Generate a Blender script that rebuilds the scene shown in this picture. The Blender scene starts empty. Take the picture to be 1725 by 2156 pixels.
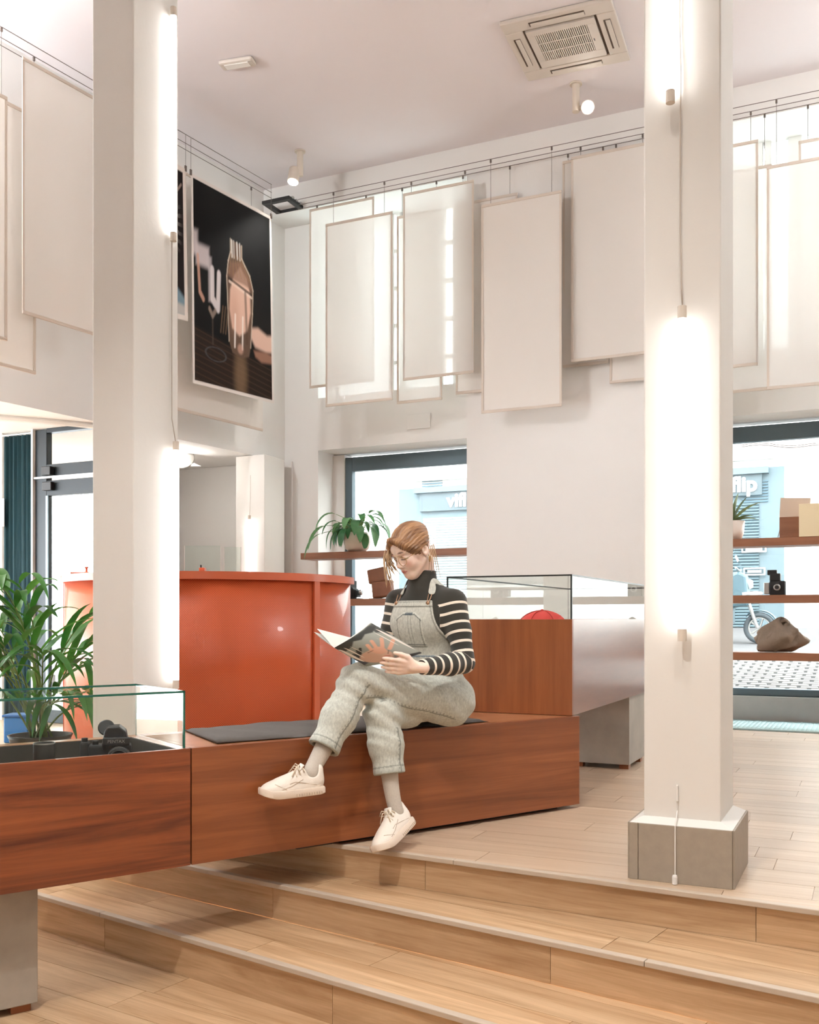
import bpy, bmesh, math, random
import numpy as np
from mathutils import Vector, Matrix, Euler
R = math.radians
random.seed(7)
sc = bpy.context.scene
COL = sc.collection

# ------------------------------------------------------------------ camera, world, lights, exposure
F, CX, YH, H = 2080.0, 862.5, 1302.0, 0.97          # focal length (px of 1725x2156), centre, horizon, camera height
cam = bpy.data.cameras.new('camera'); camo = bpy.data.objects.new('camera', cam); COL.objects.link(camo)
camo.location = (0, 0, H); camo.rotation_euler = (R(90), 0, 0)
cam.sensor_fit = 'VERTICAL'; cam.sensor_height = 24.0; cam.lens = 24.0 * F / 2156.0
cam.shift_y = (YH - 1078.0) / 2156.0; cam.clip_start = 0.05; cam.clip_end = 200
sc.camera = camo
sc.view_settings.view_transform = 'Standard'; sc.view_settings.look = 'None'
sc.view_settings.gamma = 1.0; sc.view_settings.use_curve_mapping = False
sc.view_settings.exposure = 0.76
w = bpy.data.worlds.new('sky'); sc.world = w; w.use_nodes = True
bg = w.node_tree.nodes['Background']; bg.inputs[0].default_value = (0.91, 0.97, 1.02, 1); bg.inputs[1].default_value = 7.5
sc.cycles.max_bounces = 8; sc.cycles.diffuse_bounces = 4; sc.cycles.glossy_bounces = 3
sc.cycles.use_light_tree = False; sc.cycles.use_adaptive_sampling = True; sc.cycles.adaptive_threshold = 0.13; sc.cycles.adaptive_min_samples = 16
sc.cycles.transparent_max_bounces = 12; sc.cycles.transmission_bounces = 4
sc.cycles.sample_clamp_indirect = 6.0; sc.cycles.caustics_reflective = False; sc.cycles.caustics_refractive = False
WARM = (1.0, 0.975, 0.93)
SPOTS = [  # ceiling spot lamps of the shop out of view: position, aim, power, cone
    ((-1.25, 0.6, 5.45), (-1.0, 3.4, 0), 340, 60),
    ((0.9, 1.5, 5.45), (0.5, 2.8, 0), 112, 56),
    ((0.0, 2.3, 5.45), (-.2, 3.8, 0), 118, 56),
    ((-0.3, -2.0, 5.45), (0, 0.0, 0), 90, 120),
]
for i, (p, t, e, c) in enumerate(SPOTS):
    l = bpy.data.lights.new('spot_lamp_light', 'SPOT'); l.energy = e; l.color = WARM
    l.spot_size = R(c); l.spot_blend = 0.6; l.shadow_soft_size = 0.09
    o = bpy.data.objects.new('spot_lamp_light', l); COL.objects.link(o)
    o.location = p; o.rotation_euler = (Vector(t) - Vector(p)).to_track_quat('-Z', 'Y').to_euler()
for p, e in (((-4.1, 6.3, 4.75), 205), ((4.5, 6.0, 4.75), 70), ((-3.4, 1.2, 4.7), 22)):   # unseen fill lights added at both sides to brighten ceiling and walls
    l = bpy.data.lights.new('fill_light', 'POINT'); l.energy = e; l.color = (.96, .98, 1.0); l.shadow_soft_size = .3
    o = bpy.data.objects.new('fill_light', l); COL.objects.link(o); o.location = p
# ------------------------------------------------------------------ helpers
def gp(x, y, z):                       # photo pixel at a known height -> point
    d = F * (H - z) / (y - YH); return Vector(((x - CX) / F * d, d, z))
def dp(x, y, d):                       # photo pixel at a known distance -> point
    return Vector(((x - CX) / F * d, d, H - (y - YH) / F * d))

class MB:
    """collects shapes into one mesh"""
    def __init__(s): s.v = []; s.f = []; s.m = []
    def add(s, vs, fs, mi=0):
        o = len(s.v); s.v += [tuple(v) for v in vs]; s.f += [tuple(i + o for i in f) for f in fs]; s.m += [mi] * len(fs); return s
    def box(s, x0, x1, y0, y1, z0, z1, mi=0, M=None):
        vs = [Vector((x, y, z)) for z in (z0, z1) for y in (y0, y1) for x in (x0, x1)]
        if M is not None: vs = [M @ v for v in vs]
        return s.add(vs, [(0, 2, 3, 1), (4, 5, 7, 6), (0, 1, 5, 4), (2, 6, 7, 3), (0, 4, 6, 2), (1, 3, 7, 5)], mi)
    def prism(s, poly, z0, z1, mi=0, M=None):      # poly: ccw xy list
        n = len(poly)
        vs = [Vector((p[0], p[1], z0)) for p in poly] + [Vector((p[0], p[1], z1)) for p in poly]
        if M is not None: vs = [M @ v for v in vs]
        fs = [tuple(range(n - 1, -1, -1)), tuple(range(n, 2 * n))] + [(i, (i + 1) % n, n + (i + 1) % n, n + i) for i in range(n)]
        return s.add(vs, fs, mi)
    def tube(s, pts, r, n=8, mi=0, closed=False, flat=1.0, up=None):
        pts = [Vector(p) for p in pts]; m = len(pts)
        rs = r if isinstance(r, (list, tuple)) else [r] * m
        vs = []; prev = None
        for i, p in enumerate(pts):
            if closed: t = pts[(i + 1) % m] - pts[i - 1]
            else: t = pts[min(i + 1, m - 1)] - pts[max(i - 1, 0)]
            t = t.normalized() if t.length > 1e-9 else Vector((0, 0, 1))
            if prev is None:
                a = Vector(up) if up is not None else (Vector((0, 0, 1)) if abs(t.z) < .9 else Vector((1, 0, 0)))
            else: a = prev
            a = (a - t * a.dot(t)); a = a.normalized() if a.length > 1e-6 else t.orthogonal().normalized()
            prev = a; b = t.cross(a)
            for k in range(n):
                c = 2 * math.pi * k / n
                vs.append(p + (a * math.cos(c) * flat + b * math.sin(c)) * rs[i])
        fs = []
        for i in range(m if closed else m - 1):
            j = (i + 1) % m
            for k in range(n):
                fs.append((i * n + k, i * n + (k + 1) % n, j * n + (k + 1) % n, j * n + k))
        if not closed:
            fs.append(tuple(range(n - 1, -1, -1))); fs.append(tuple((m - 1) * n + k for k in range(n)))
        return s.add(vs, fs, mi)
    def lathe(s, prof, n=24, mi=0, M=None, cap=True):   # prof: (r, z) list
        vs = []; fs = []
        for r, z in prof:
            for k in range(n):
                c = 2 * math.pi * k / n; vs.append(Vector((r * math.cos(c), r * math.sin(c), z)))
        for i in range(len(prof) - 1):
            for k in range(n):
                fs.append((i * n + k, i * n + (k + 1) % n, (i + 1) * n + (k + 1) % n, (i + 1) * n + k))
        if cap:
            fs.append(tuple(range(n - 1, -1, -1))); fs.append(tuple((len(prof) - 1) * n + k for k in range(n)))
        if M is not None: vs = [M @ v for v in vs]
        return s.add(vs, fs, mi)
    def strip(s, L, Rr, mi=0):                          # ribbon between two point lists
        n = len(L); s.add(list(L) + list(Rr), [(i, i + 1, n + i + 1, n + i) for i in range(n - 1)], mi); return s
    def data(s, name, mats, smooth=False, fix=True):
        me = bpy.data.meshes.new(name); me.from_pydata(s.v, [], s.f)
        for m in (mats if isinstance(mats, (list, tuple)) else [mats]): me.materials.append(m)
        me.polygons.foreach_set('material_index', s.m)
        if fix:
            b = bmesh.new(); b.from_mesh(me); bmesh.ops.recalc_face_normals(b, faces=b.faces); b.to_mesh(me); b.free()
        if smooth: me.polygons.foreach_set('use_smooth', [True] * len(me.polygons))
        me.update(); return me
    def build(s, name, mats, parent=None, frame=None, smooth=False, bevel=0, solid=0, sub=0, auto=False):
        o = bpy.data.objects.new(name, s.data(name, mats, smooth)); COL.objects.link(o)
        return dress(o, parent, frame, bevel, solid, sub, auto)
def dress(o, parent=None, frame=None, bevel=0, solid=0, sub=0, auto=False):
    if parent is not None: o.parent = parent
    elif frame is not None: o.matrix_world = frame
    if solid: m = o.modifiers.new('solid', 'SOLIDIFY'); m.thickness = solid; m.offset = 0
    if bevel: m = o.modifiers.new('bevel', 'BEVEL'); m.width = bevel; m.segments = 2; m.limit_method = 'ANGLE'; m.angle_limit = R(40)
    if sub: m = o.modifiers.new('sub', 'SUBSURF'); m.levels = sub; m.render_levels = sub
    if auto:
        o.data.polygons.foreach_set('use_smooth', [True] * len(o.data.polygons))
        try: o.data.set_sharp_from_angle(angle=R(38))
        except Exception: pass
    return o
def put(name, me, parent=None, frame=None):
    o = bpy.data.objects.new(name, me); COL.objects.link(o); return dress(o, parent, frame)
def empty(name, frame=None, parent=None):
    o = bpy.data.objects.new(name, None); COL.objects.link(o); o.empty_display_size = .1
    if parent is not None: o.parent = parent
    if frame is not None: o.matrix_world = frame
    return o
def tag(o, label=None, cat=None, group=None, kind=None):
    if label: o['label'] = label
    if cat: o['category'] = cat
    if group: o['group'] = group
    if kind: o['kind'] = kind
    return o
def thing(name, label, cat, frame=None, group=None, kind=None):
    return tag(empty(name, frame), label, cat, group, kind)
def copy_tree(o, parent=None):
    c = o.copy(); COL.objects.link(c)
    if parent is not None: c.parent = parent
    for ch in o.children: copy_tree(ch, c)
    return c
def T(x, y, z, rz=0): return Matrix.Translation((x, y, z)) @ Matrix.Rotation(rz, 4, 'Z')
def text_mesh(s, size, ext=.004, off=0, bold=False):
    cu = bpy.data.curves.new('lettering', 'FONT'); cu.body = s; cu.size = size; cu.extrude = ext; cu.offset = off
    cu.align_x = 'CENTER'; cu.align_y = 'CENTER'
    o = bpy.data.objects.new('lettering', cu); COL.objects.link(o)
    dg = bpy.context.evaluated_depsgraph_get(); me = bpy.data.meshes.new_from_object(o.evaluated_get(dg))
    bpy.data.objects.remove(o); return me
def clip_poly(poly, planes):           # keep the side where n.p <= c
    for nx, ny, c in planes:
        out = []
        for i in range(len(poly)):
            a, b = poly[i], poly[(i + 1) % len(poly)]
            da, db = nx * a[0] + ny * a[1] - c, nx * b[0] + ny * b[1] - c
            if da <= 0: out.append(a)
            if (da < 0) != (db < 0) and abs(da - db) > 1e-12:
                t = da / (da - db); out.append((a[0] + (b[0] - a[0]) * t, a[1] + (b[1] - a[1]) * t))
        poly = out
        if len(poly) < 3: return []
    return poly
def area(poly): return .5 * sum(poly[i][0] * poly[(i + 1) % len(poly)][1] - poly[(i + 1) % len(poly)][0] * poly[i][1] for i in range(len(poly)))

# ------------------------------------------------------------------ materials
def srgb(r, g, b):
    f = lambda c: c / 12.92 if c <= .04045 else ((c + .055) / 1.055) ** 2.4
    return (f(r / 255), f(g / 255), f(b / 255), 1)
class NT:
    def __init__(s, name):
        s.m = bpy.data.materials.new(name); s.m.use_nodes = True; s.t = s.m.node_tree
        s.b = s.t.nodes['Principled BSDF']; s.out = s.t.nodes['Material Output']
    def n(s, t, **kw):
        x = s.t.nodes.new(t)
        for k, v in kw.items():
            if k in x.bl_rna.properties: setattr(x, k, v)
            else: x.inputs[k].default_value = v
        return x
    def l(s, a, ao, b, bi): s.t.links.new(a.outputs[ao], b.inputs[bi]); return s
def mat(name, col, rough=.6, metal=0, var=.0, vscale=(8, 8, 8), bump=0, bscale=60, spec=.5, coat=0, rnd=0, emit=0, ecol=None):
    q = NT(name); b = q.b; b.inputs['Base Color'].default_value = col; b.inputs['Roughness'].default_value = rough
    b.inputs['Metallic'].default_value = metal; b.inputs['Specular IOR Level'].default_value = spec
    if coat: b.inputs['Coat Weight'].default_value = coat; b.inputs['Coat Roughness'].default_value = .1
    if emit: b.inputs['Emission Color'].default_value = ecol or col; b.inputs['Emission Strength'].default_value = emit
    if var or bump:
        tc = q.n('ShaderNodeTexCoord'); mp = q.n('ShaderNodeMapping'); mp.inputs['Scale'].default_value = vscale
        q.l(tc, 'Object', mp, 'Vector')
    if var:
        ns = q.n('ShaderNodeTexNoise', Scale=1.0, Detail=5.0, Roughness=.6); q.l(mp, 0, ns, 'Vector')
        mr = q.n('ShaderNodeMapRange'); mr.inputs['From Min'].default_value = .25; mr.inputs['From Max'].default_value = .75
        mr.inputs['To Min'].default_value = 1 - var; mr.inputs['To Max'].default_value = 1 + var; q.l(ns, 'Fac', mr, 'Value')
        vm = q.n('ShaderNodeVectorMath', operation='SCALE'); vm.inputs[0].default_value = col[:3]; q.l(mr, 0, vm, 'Scale')
        q.l(vm, 0, b, 'Base Color')
    if bump:
        n2 = q.n('ShaderNodeTexNoise', Scale=bscale, Detail=4.0); q.l(tc, 'Object', n2, 'Vector')
        bp = q.n('ShaderNodeBump', Strength=bump, Distance=.01); q.l(n2, 'Fac', bp, 'Height'); q.l(bp, 0, b, 'Normal')
    return q.m
def wood(name, dark, light, rough=.45, grain=(1.2, 14, 14), contrast=1.0, rnd=.25, fine=1.0, coat=0, wav=0.35, streak=None):
    """grain runs along local x"""
    q = NT(name); b = q.b
    tc = q.n('ShaderNodeTexCoord'); oi = q.n('ShaderNodeObjectInfo')
    of = q.n('ShaderNodeVectorMath', operation='SCALE'); of.inputs[0].default_value = (37.0, 11.0, 5.0); q.l(oi, 'Random', of, 'Scale')
    ad = q.n('ShaderNodeVectorMath', operation='ADD'); q.l(tc, 'Object', ad, 0); q.l(of, 0, ad, 1)
    mp = q.n('ShaderNodeMapping'); mp.inputs['Scale'].default_value = grain; q.l(ad, 0, mp, 'Vector')
    n1 = q.n('ShaderNodeTexNoise', Scale=1.0, Detail=6.0, Roughness=.62, Distortion=wav); q.l(mp, 0, n1, 'Vector')
    m2 = q.n('ShaderNodeMapping'); m2.inputs['Scale'].default_value = (grain[0] * 3, grain[1] * 9, grain[2] * 9); q.l(ad, 0, m2, 'Vector')
    n2 = q.n('ShaderNodeTexNoise', Scale=1.0, Detail=3.0, Roughness=.7); q.l(m2, 0, n2, 'Vector')
    mx = q.n('ShaderNodeMath', operation='MULTIPLY_ADD'); q.l(n2, 'Fac', mx, 0); mx.inputs[1].default_value = .35 * fine; q.l(n1, 'Fac', mx, 2)
    mr = q.n('ShaderNodeMapRange'); c = .30 / contrast; mid = .5 + .175 * fine
    mr.inputs['From Min'].default_value = mid - c; mr.inputs['From Max'].default_value = mid + c; q.l(mx, 0, mr, 'Value')
    cr = q.n('ShaderNodeMix', data_type='RGBA'); q.l(mr, 0, cr, 'Factor'); cr.inputs['A'].default_value = dark; cr.inputs['B'].default_value = light
    # the Mix node has several A/B sockets: set the colour ones
    for s_ in cr.inputs:
        if s_.type == 'RGBA' and s_.name == 'A': s_.default_value = dark
        if s_.type == 'RGBA' and s_.name == 'B': s_.default_value = light
    colout = [o for o in cr.outputs if o.type == 'RGBA'][0]
    m3 = q.n('ShaderNodeMapRange'); m3.inputs['To Min'].default_value = 1 - rnd; m3.inputs['To Max'].default_value = 1 + rnd * .6; q.l(oi, 'Random', m3, 'Value')
    vm = q.n('ShaderNodeVectorMath', operation='SCALE'); q.t.links.new(colout, vm.inputs[0]); q.l(m3, 0, vm, 'Scale'); q.l(vm, 0, b, 'Base Color')
    b.inputs['Roughness'].default_value = rough
    bp = q.n('ShaderNodeBump', Strength=.08, Distance=.004); q.l(mx, 0, bp, 'Height'); q.l(bp, 0, b, 'Normal')
    if coat: b.inputs['Coat Weight'].default_value = coat; b.inputs['Coat Roughness'].default_value = .18
    return q.m
def glass(name, tint=(.97, .99, .98, 1), ior=1.5, boost=1.0):
    q = NT(name); q.t.nodes.remove(q.b)
    tr = q.n('ShaderNodeBsdfTransparent'); tr.inputs[0].default_value = tint
    gl = q.n('ShaderNodeBsdfGlossy'); gl.inputs['Roughness'].default_value = .01; gl.inputs[0].default_value = (boost, boost, boost, 1)
    fr = q.n('ShaderNodeFresnel', IOR=ior); mx = q.n('ShaderNodeMixShader')
    # the same reflectance from both sides of a thin sheet
    ge = q.n('ShaderNodeNewGeometry'); ma = q.n('ShaderNodeMath', operation='MULTIPLY_ADD'); q.l(ge, 'Backfacing', ma, 0)
    ma.inputs[1].default_value = 1 / ior - ior; ma.inputs[2].default_value = ior; q.l(ma, 0, fr, 'IOR')
    q.l(fr, 0, mx, 0); q.l(tr, 0, mx, 1); q.l(gl, 0, mx, 2); q.l(mx, 0, q.out, 'Surface'); return q.m
def fabric_sheer(name, col, trans=.5, open_=.0, weave=420):
    q = NT(name); q.t.nodes.remove(q.b)
    df = q.n('ShaderNodeBsdfDiffuse'); df.inputs[0].default_value = col
    tl = q.n('ShaderNodeBsdfTranslucent'); tl.inputs[0].default_value = col
    mx = q.n('ShaderNodeMixShader'); mx.inputs[0].default_value = trans; q.l(df, 0, mx, 1); q.l(tl, 0, mx, 2)
    last = mx
    if open_:
        tp = q.n('ShaderNodeBsdfTransparent'); m2 = q.n('ShaderNodeMixShader'); m2.inputs[0].default_value = open_
        q.l(mx, 0, m2, 1); q.l(tp, 0, m2, 2); last = m2
    q.l(last, 0, q.out, 'Surface'); return q.m
def vcol(name, rough=.7, attr='Col', var=0, vs=(30, 30, 30), bump=0, bscale=200, sss=0, sheen=0, spec=.5):
    q = NT(name); b = q.b; a = q.n('ShaderNodeAttribute', attribute_name=attr); b.inputs['Roughness'].default_value = rough
    b.inputs['Specular IOR Level'].default_value = spec
    src = (a, 'Color')
    if var:
        tc = q.n('ShaderNodeTexCoord'); mp = q.n('ShaderNodeMapping'); mp.inputs['Scale'].default_value = vs; q.l(tc, 'Object', mp, 'Vector')
        ns = q.n('ShaderNodeTexNoise', Scale=1.0, Detail=6.0, Roughness=.7); q.l(mp, 0, ns, 'Vector')
        mr = q.n('ShaderNodeMapRange'); mr.inputs['From Min'].default_value = .28; mr.inputs['From Max'].default_value = .72
        mr.inputs['To Min'].default_value = 1 - var; mr.inputs['To Max'].default_value = 1 + var; q.l(ns, 'Fac', mr, 'Value')
        vm = q.n('ShaderNodeVectorMath', operation='SCALE'); q.l(a, 'Color', vm, 0); q.l(mr, 0, vm, 'Scale'); src = (vm, 0)
    q.l(src[0], src[1], b, 'Base Color')
    if bump:
        tc2 = q.n('ShaderNodeTexCoord'); n2 = q.n('ShaderNodeTexNoise', Scale=bscale, Detail=3.0); q.l(tc2, 'Object', n2, 'Vector')
        bp = q.n('ShaderNodeBump', Strength=bump, Distance=.002); q.l(n2, 'Fac', bp, 'Height'); q.l(bp, 0, b, 'Normal')
    if sss: b.inputs['Subsurface Weight'].default_value = sss; b.inputs['Subsurface Radius'].default_value = (.01, .004, .002); b.inputs['Subsurface Scale'].default_value = 1.0
    if sheen: b.inputs['Sheen Weight'].default_value = sheen
    return q.m

M_WALL = mat('wall_paint', srgb(234, 231, 227), .85, var=.015, vscale=(1.5, 1.5, 1.5), bump=.05, bscale=90)
M_CEIL = mat('ceiling_paint', srgb(234, 227, 229), .9, var=.01, vscale=(1, 1, 1))
M_COLUMN = mat('column_plaster', srgb(232, 228, 222), .75, var=.02, vscale=(3, 3, 1), bump=.06, bscale=40)
M_OAK = wood('light_oak', srgb(168, 128, 88), srgb(226, 194, 156), .42, (1.3, 16, 16), 1.1, .14, .9, wav=.8)
M_OAKUP = wood('pale_oak', srgb(184, 154, 124), srgb(214, 192, 168), .42, (1.0, 22, 22), .9, .08, .9, wav=.5, coat=.08)
M_NOSE = mat('nosing_strip', srgb(196, 180, 162), .5, var=.04, vscale=(3, 30, 30))
M_CHERRY = wood('cherry_veneer', srgb(112, 57, 30), srgb(166, 97, 55), .38, (.7, 9, 16), 1.15, .05, .5, coat=.25, wav=.9)
M_CHERRY_D = wood('cherry_veneer_deep', srgb(92, 40, 22), srgb(160, 86, 46), .34, (.7, 6, 11), 1.5, .05, .5, coat=.3, wav=1.2)
M_CHERRY_V = wood('cherry_veneer_upright', srgb(120, 64, 34), srgb(164, 98, 56), .36, (12, 12, .7), 1.1, .03, .5, coat=.25, wav=.6)
M_SHELF = wood('walnut_shelf', srgb(122, 78, 54), srgb(160, 108, 78), .45, (1.5, 20, 20), 1, .05, .8)
M_CONC = mat('polished_concrete', srgb(168, 160, 149), .5, var=.16, vscale=(5, 5, 5), bump=.05, bscale=30)
M_GREYTILE = mat('plinth_tile', srgb(164, 152, 137), .6, var=.08, vscale=(25, 25, 25), bump=.04, bscale=120)
M_FRAME = mat('window_frame_metal', srgb(90, 106, 114), .45, .3)
M_DARKFRAME = mat('dark_frame_metal', srgb(38, 44, 48), .4, .3)
M_GLASS = glass('window_glass')
M_CASEGLASS = glass('case_glass', (.93, .965, .95, 1), 1.5, 1.0)
M_GEDGE = mat('glass_edge', srgb(24, 96, 78), .15, spec=.8)
M_DARKEDGE = mat('glass_dark_seam', srgb(34, 38, 36), .3)
M_BLACK = mat('black_plastic', srgb(26, 26, 27), .45, var=.1, vscale=(40, 40, 40))
M_BLACKGRIP = mat('black_leatherette', srgb(30, 30, 31), .75, bump=.4, bscale=500)
M_METAL = mat('brushed_metal', srgb(178, 178, 176), .3, .9)
M_WHITE = mat('white_plastic', srgb(236, 233, 228), .5)
M_CREAM = mat('cream_plastic', srgb(222, 210, 196), .5)
M_WIRE = mat('steel_wire', srgb(120, 110, 104), .4, .6)
M_TUBE = mat('lit_tube', (1, 1, 1, 1), .4, emit=5, ecol=(1.0, .995, .985, 1))
M_LAMPFACE = mat('lit_lamp_face', (1, 1, 1, 1), .4, emit=30, ecol=(1, .95, .87, 1))
M_CORD = mat('lamp_cord', srgb(196, 184, 172), .6)
# ------------------------------------------------------------------ the room's axes
THA = R(-25.1); Ax, Ay = math.cos(THA), math.sin(THA); Nx, Ny = -Ay, Ax
OA = Vector((3.13, 9.446, 0))
FA = Matrix.Translation(OA) @ Matrix.Rotation(THA, 4, 'Z')     # window wall: x along the wall, y out to the street
def uA(x, v=0.):
    k = (x - CX) / F; return (k * (OA.y + v * Ny) - OA.x - v * Nx) / (Ax - k * Ay)
def zA(x, y, v=0.):
    u = uA(x, v); return H - (y - YH) / F * (OA.y + u * Ay + v * Ny)
PB = Vector((-1.41, 11.19, 0)); THB = math.atan2(-.8526, -.5225)
FB = Matrix.Translation(PB) @ Matrix.Rotation(THB, 4, 'Z')     # poster wall: x from the corner towards the viewer, y into the room (+)
Bx, By = math.cos(THB), math.sin(THB); Mx, My = -By, Bx         # +y of this frame
def uB(x, v=0.):
    k = (x - CX) / F; return (k * (PB.y + v * My) - PB.x - v * Mx) / (Bx - k * By)
def zB(x, y, v=0.):
    u = uB(x, v); return H - (y - YH) / F * (PB.y + u * By + v * My)
ZC = 5.68

# ------------------------------------------------------------------ floors and steps
Z1, Z2, Z3 = -.142, -.295, -.459
def line(p, q): d = (q - p).to_2d().normalized(); return p.to_2d(), d
L1 = line(gp(854, 1798, 0), gp(1725, 1918, 0))
L2 = line(gp(402, 1825, Z1), gp(1725, 2102, Z1))
L3 = line(gp(81, 1885, Z2), gp(1014, 2156, Z2))
def half(L, back):           # clip plane: keep what lies behind (back) or in front of the line
    p, d = L; n = Vector((-d.y, d.x)); c = n.dot(p)      # n points away from the viewer
    return (-n.x, -n.y, -c) if back else (n.x, n.y, c)
def shift(L, s): p, d = L; return p + Vector((-d.y, d.x)) * s, d
ROOM = [(-9.5, -1.5), (1.24, -4.2), (6.9, 7.7), (4.4, 8.85), (-1.3, 11.55), (-7.5, 14.4), (-9.8, 11)]
def slab(name, planes, z0, z1, m):
    poly = clip_poly(ROOM, planes)
    return tag(MB().prism(poly, z0, z1).build(name, m), kind='structure')
floor = slab('floor', [half(shift(L1, .03), True)], -.3, -.004, M_OAKUP)
floor_low = slab('floor_lower', [half(shift(L3, .03), False)], Z3 - .1, Z3 - .004, M_OAK)
def inview(x, y, z, m=40):
    if y < .8: return False
    px, py = CX + F * x / y, YH + F * (H - z) / y
    return -m < px < 1725 + m and py < 2156 + 120
def lay(parent, name, m, poly_planes, ang, org, width, length, z, th, keep, seed, tlen=.0, gap=.0012, xr=(-9, 9), yr=(-1, 30)):
    """rows of boards; whole boards share one mesh"""
    rnd = random.Random(seed); ca, sa = math.cos(ang), math.sin(ang)
    whole = MB().box(gap, length - gap, gap, width - gap, -th, 0).data('plank', m)
    n = 0
    for j in range(yr[0], yr[1]):
        off = rnd.random() * length
        for i in range(xr[0], xr[1]):
            x0, y0 = i * length + off, j * width
            q = [(x0 + gap, y0 + gap), (x0 + length - gap, y0 + gap), (x0 + length - gap, y0 + width - gap), (x0 + gap, y0 + width - gap)]
            wq = [(org[0] + a * ca - b * sa, org[1] + a * sa + b * ca) for a, b in q]
            cq = clip_poly(wq, poly_planes)
            if not cq or area(cq) < .002: continue
            if not any(keep(a, b, z) for a, b in cq + [((cq[0][0] + cq[2][0]) / 2, (cq[0][1] + cq[2][1]) / 2)]): continue
            fr = T(org[0] + x0 * ca - y0 * sa, org[1] + x0 * sa + y0 * ca, z, ang)
            if abs(area(cq) - (length - 2 * gap) * (width - 2 * gap)) < 1e-4:
                o = bpy.data.objects.new('plank', whole); 
            else:
                inv = fr.inverted(); lp = [(inv @ Vector((a, b, z)))[:2] for a, b in cq]
                o = bpy.data.objects.new('plank', MB().prism(lp, -th, 0).data('plank', m))
            COL.objects.link(o); o.parent = parent; o.matrix_world = fr; n += 1
    return n
def keep_up(x, y, z):
    if not inview(x, y, z): return False
    px = CX + F * x / y
    return px > 700 and y < 9.8
SILLW = FA @ Vector((0, -.9, 0))
nA = (Nx, Ny, Nx * SILLW.x + Ny * SILLW.y)
lay(floor, 'plank', M_OAKUP, [half(shift(L1, .032), True), nA], THA, (0, 3.0), .19, 1.25, 0, .012, keep_up, 3, xr=(-6, 9), yr=(-12, 50))
lay(floor_low, 'plank', M_OAK, [half(shift(L3, .02), False)], R(-33), (0, 2.0), .19, 1.25, Z3, .012, lambda x, y, z: inview(x, y, z), 5, xr=(-6, 8), yr=(-10, 20))
def step(name, Lf, Lb, z, zlow, seed):
    """a step: body, tread boards, riser boards and the edging strip along its front"""
    p, d = Lf; ang = math.atan2(d.y, d.x); fr = T(p.x, p.y, 0, ang)
    planes = [half(shift(Lf, .034), True), half(shift(Lb, .02), False)]
    body = tag(MB().prism(clip_poly([(-9, -3), (7, -3), (7, 12), (-9, 12)], planes), zlow - .02, z - .004).build(name, M_OAK), kind='structure')
    lay(body, 'plank', M_OAK, [half(shift(Lf, .032), True), half(shift(Lb, .018), False)], ang, (p.x, p.y + .0), .19, 1.3, z, .012,
        lambda x, y, zz: inview(x, y, zz), seed, xr=(-6, 6), yr=(-4, 6))
    return body
def edge_and_riser(parent, Lf, z, zlow, seed, x0=-5.2, x1=3.4):
    p, d = Lf; ang = math.atan2(d.y, d.x); fr = T(p.x, p.y, 0, ang); rnd = random.Random(seed)
    x = x0 + rnd.random() * .5
    while x < x1:
        ln = 1.3
        a, b = fr @ Vector((x, 0, z)), fr @ Vector((x + ln, 0, z)); mid = (a + b) / 2
        if any(inview(q.x, q.y, q.z, 60) for q in (a, b, mid)):
            o = MB().box(.001, ln - .001, 0, .012, zlow, z - .012).build('riser_board', M_OAK, parent); o.matrix_world = T(*(fr @ Vector((x, .02, 0))), ang)
        x += ln
    x = x0 + rnd.random() * .9
    while x < x1:
        ln = 2.4; a, b = fr @ Vector((x, 0, z)), fr @ Vector((x + ln, 0, z)); mid = (a + b) / 2
        if any(inview(q.x, q.y, q.z, 60) for q in (a, b, mid)):
            o = MB().box(.0008, ln - .0008, 0, .032, z - .018, z + .002).build('edging_strip', M_NOSE, parent, bevel=.003); o.matrix_world = T(*(fr @ Vector((x, 0, 0))), ang)
        x += ln
st1 = step('floor_step', L2, L1, Z1, Z2, 11)
st2 = step('floor_step', L3, L2, Z2, Z3, 12)
edge_and_riser(floor, L1, 0, Z1, 21); edge_and_riser(st1, L2, Z1, Z2, 22); edge_and_riser(st2, L3, Z2, Z3, 23)

# ------------------------------------------------------------------ ceiling and walls
tag(MB().prism(ROOM, ZC, ZC + .2).build('ceiling', M_CEIL), kind='structure')
UL, UR = uA(600, -.35), 4.0                                       # window wall from the corner to beyond the frame
uW1 = uA(670, -.35); uP0 = uA(983, -.72); uP1 = uA(1500, -.72); uW2 = uP1
ZL, ZLT, ZU0, ZU1 = 2.80, 2.84, 3.42, 5.50
wr = MB()
wr.box(UL - .3, uW1, -.35, .2, 0, ZC)                              # left of the first window
wr.box(uW1, uP0 + .02, -.35, .2, ZLT, ZU0); wr.box(uW1, uP0 + .02, -.35, .2, ZU1, ZC)
wr.box(uP0, uP1, -.72, .2, 0, 5.38)                                   # broad pier between the windows
wr.box(uP1 - .02, UR, -.35, .2, ZLT, ZU0); wr.box(uP1 - .02, UR, -.35, .2, ZU1, ZC)
wr.box(UL - .35, UR, -.72, -.35, 5.38, ZC)                           # beam under the ceiling
wr.box(2.6, UR, -.35, .2, 0, ZLT); wr.box(2.6, UR, -.35, .2, ZU0, ZU1)
tag(wr.build('wall_right', M_WALL, frame=FA), kind='structure')
M_SILL = mat('sill_stone', srgb(176, 172, 168), .6, var=.05)
tag(MB().box(uW1, uP0, -.05, .2, 0, .235).box(uP1, 2.6, -.05, .2, 0, .235).build('baseboard_right', M_SILL, frame=FA), kind='structure')
UBX = 13.5
wb = MB()
wb.box(0, UBX, -.45, 0, 2.74, ZC)                                    # poster wall, open below
wb.box(6.2, UBX, -.45, 0, Z3, 2.74)
tag(wb.build('wall_left', M_WALL, frame=FB), kind='structure')
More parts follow.
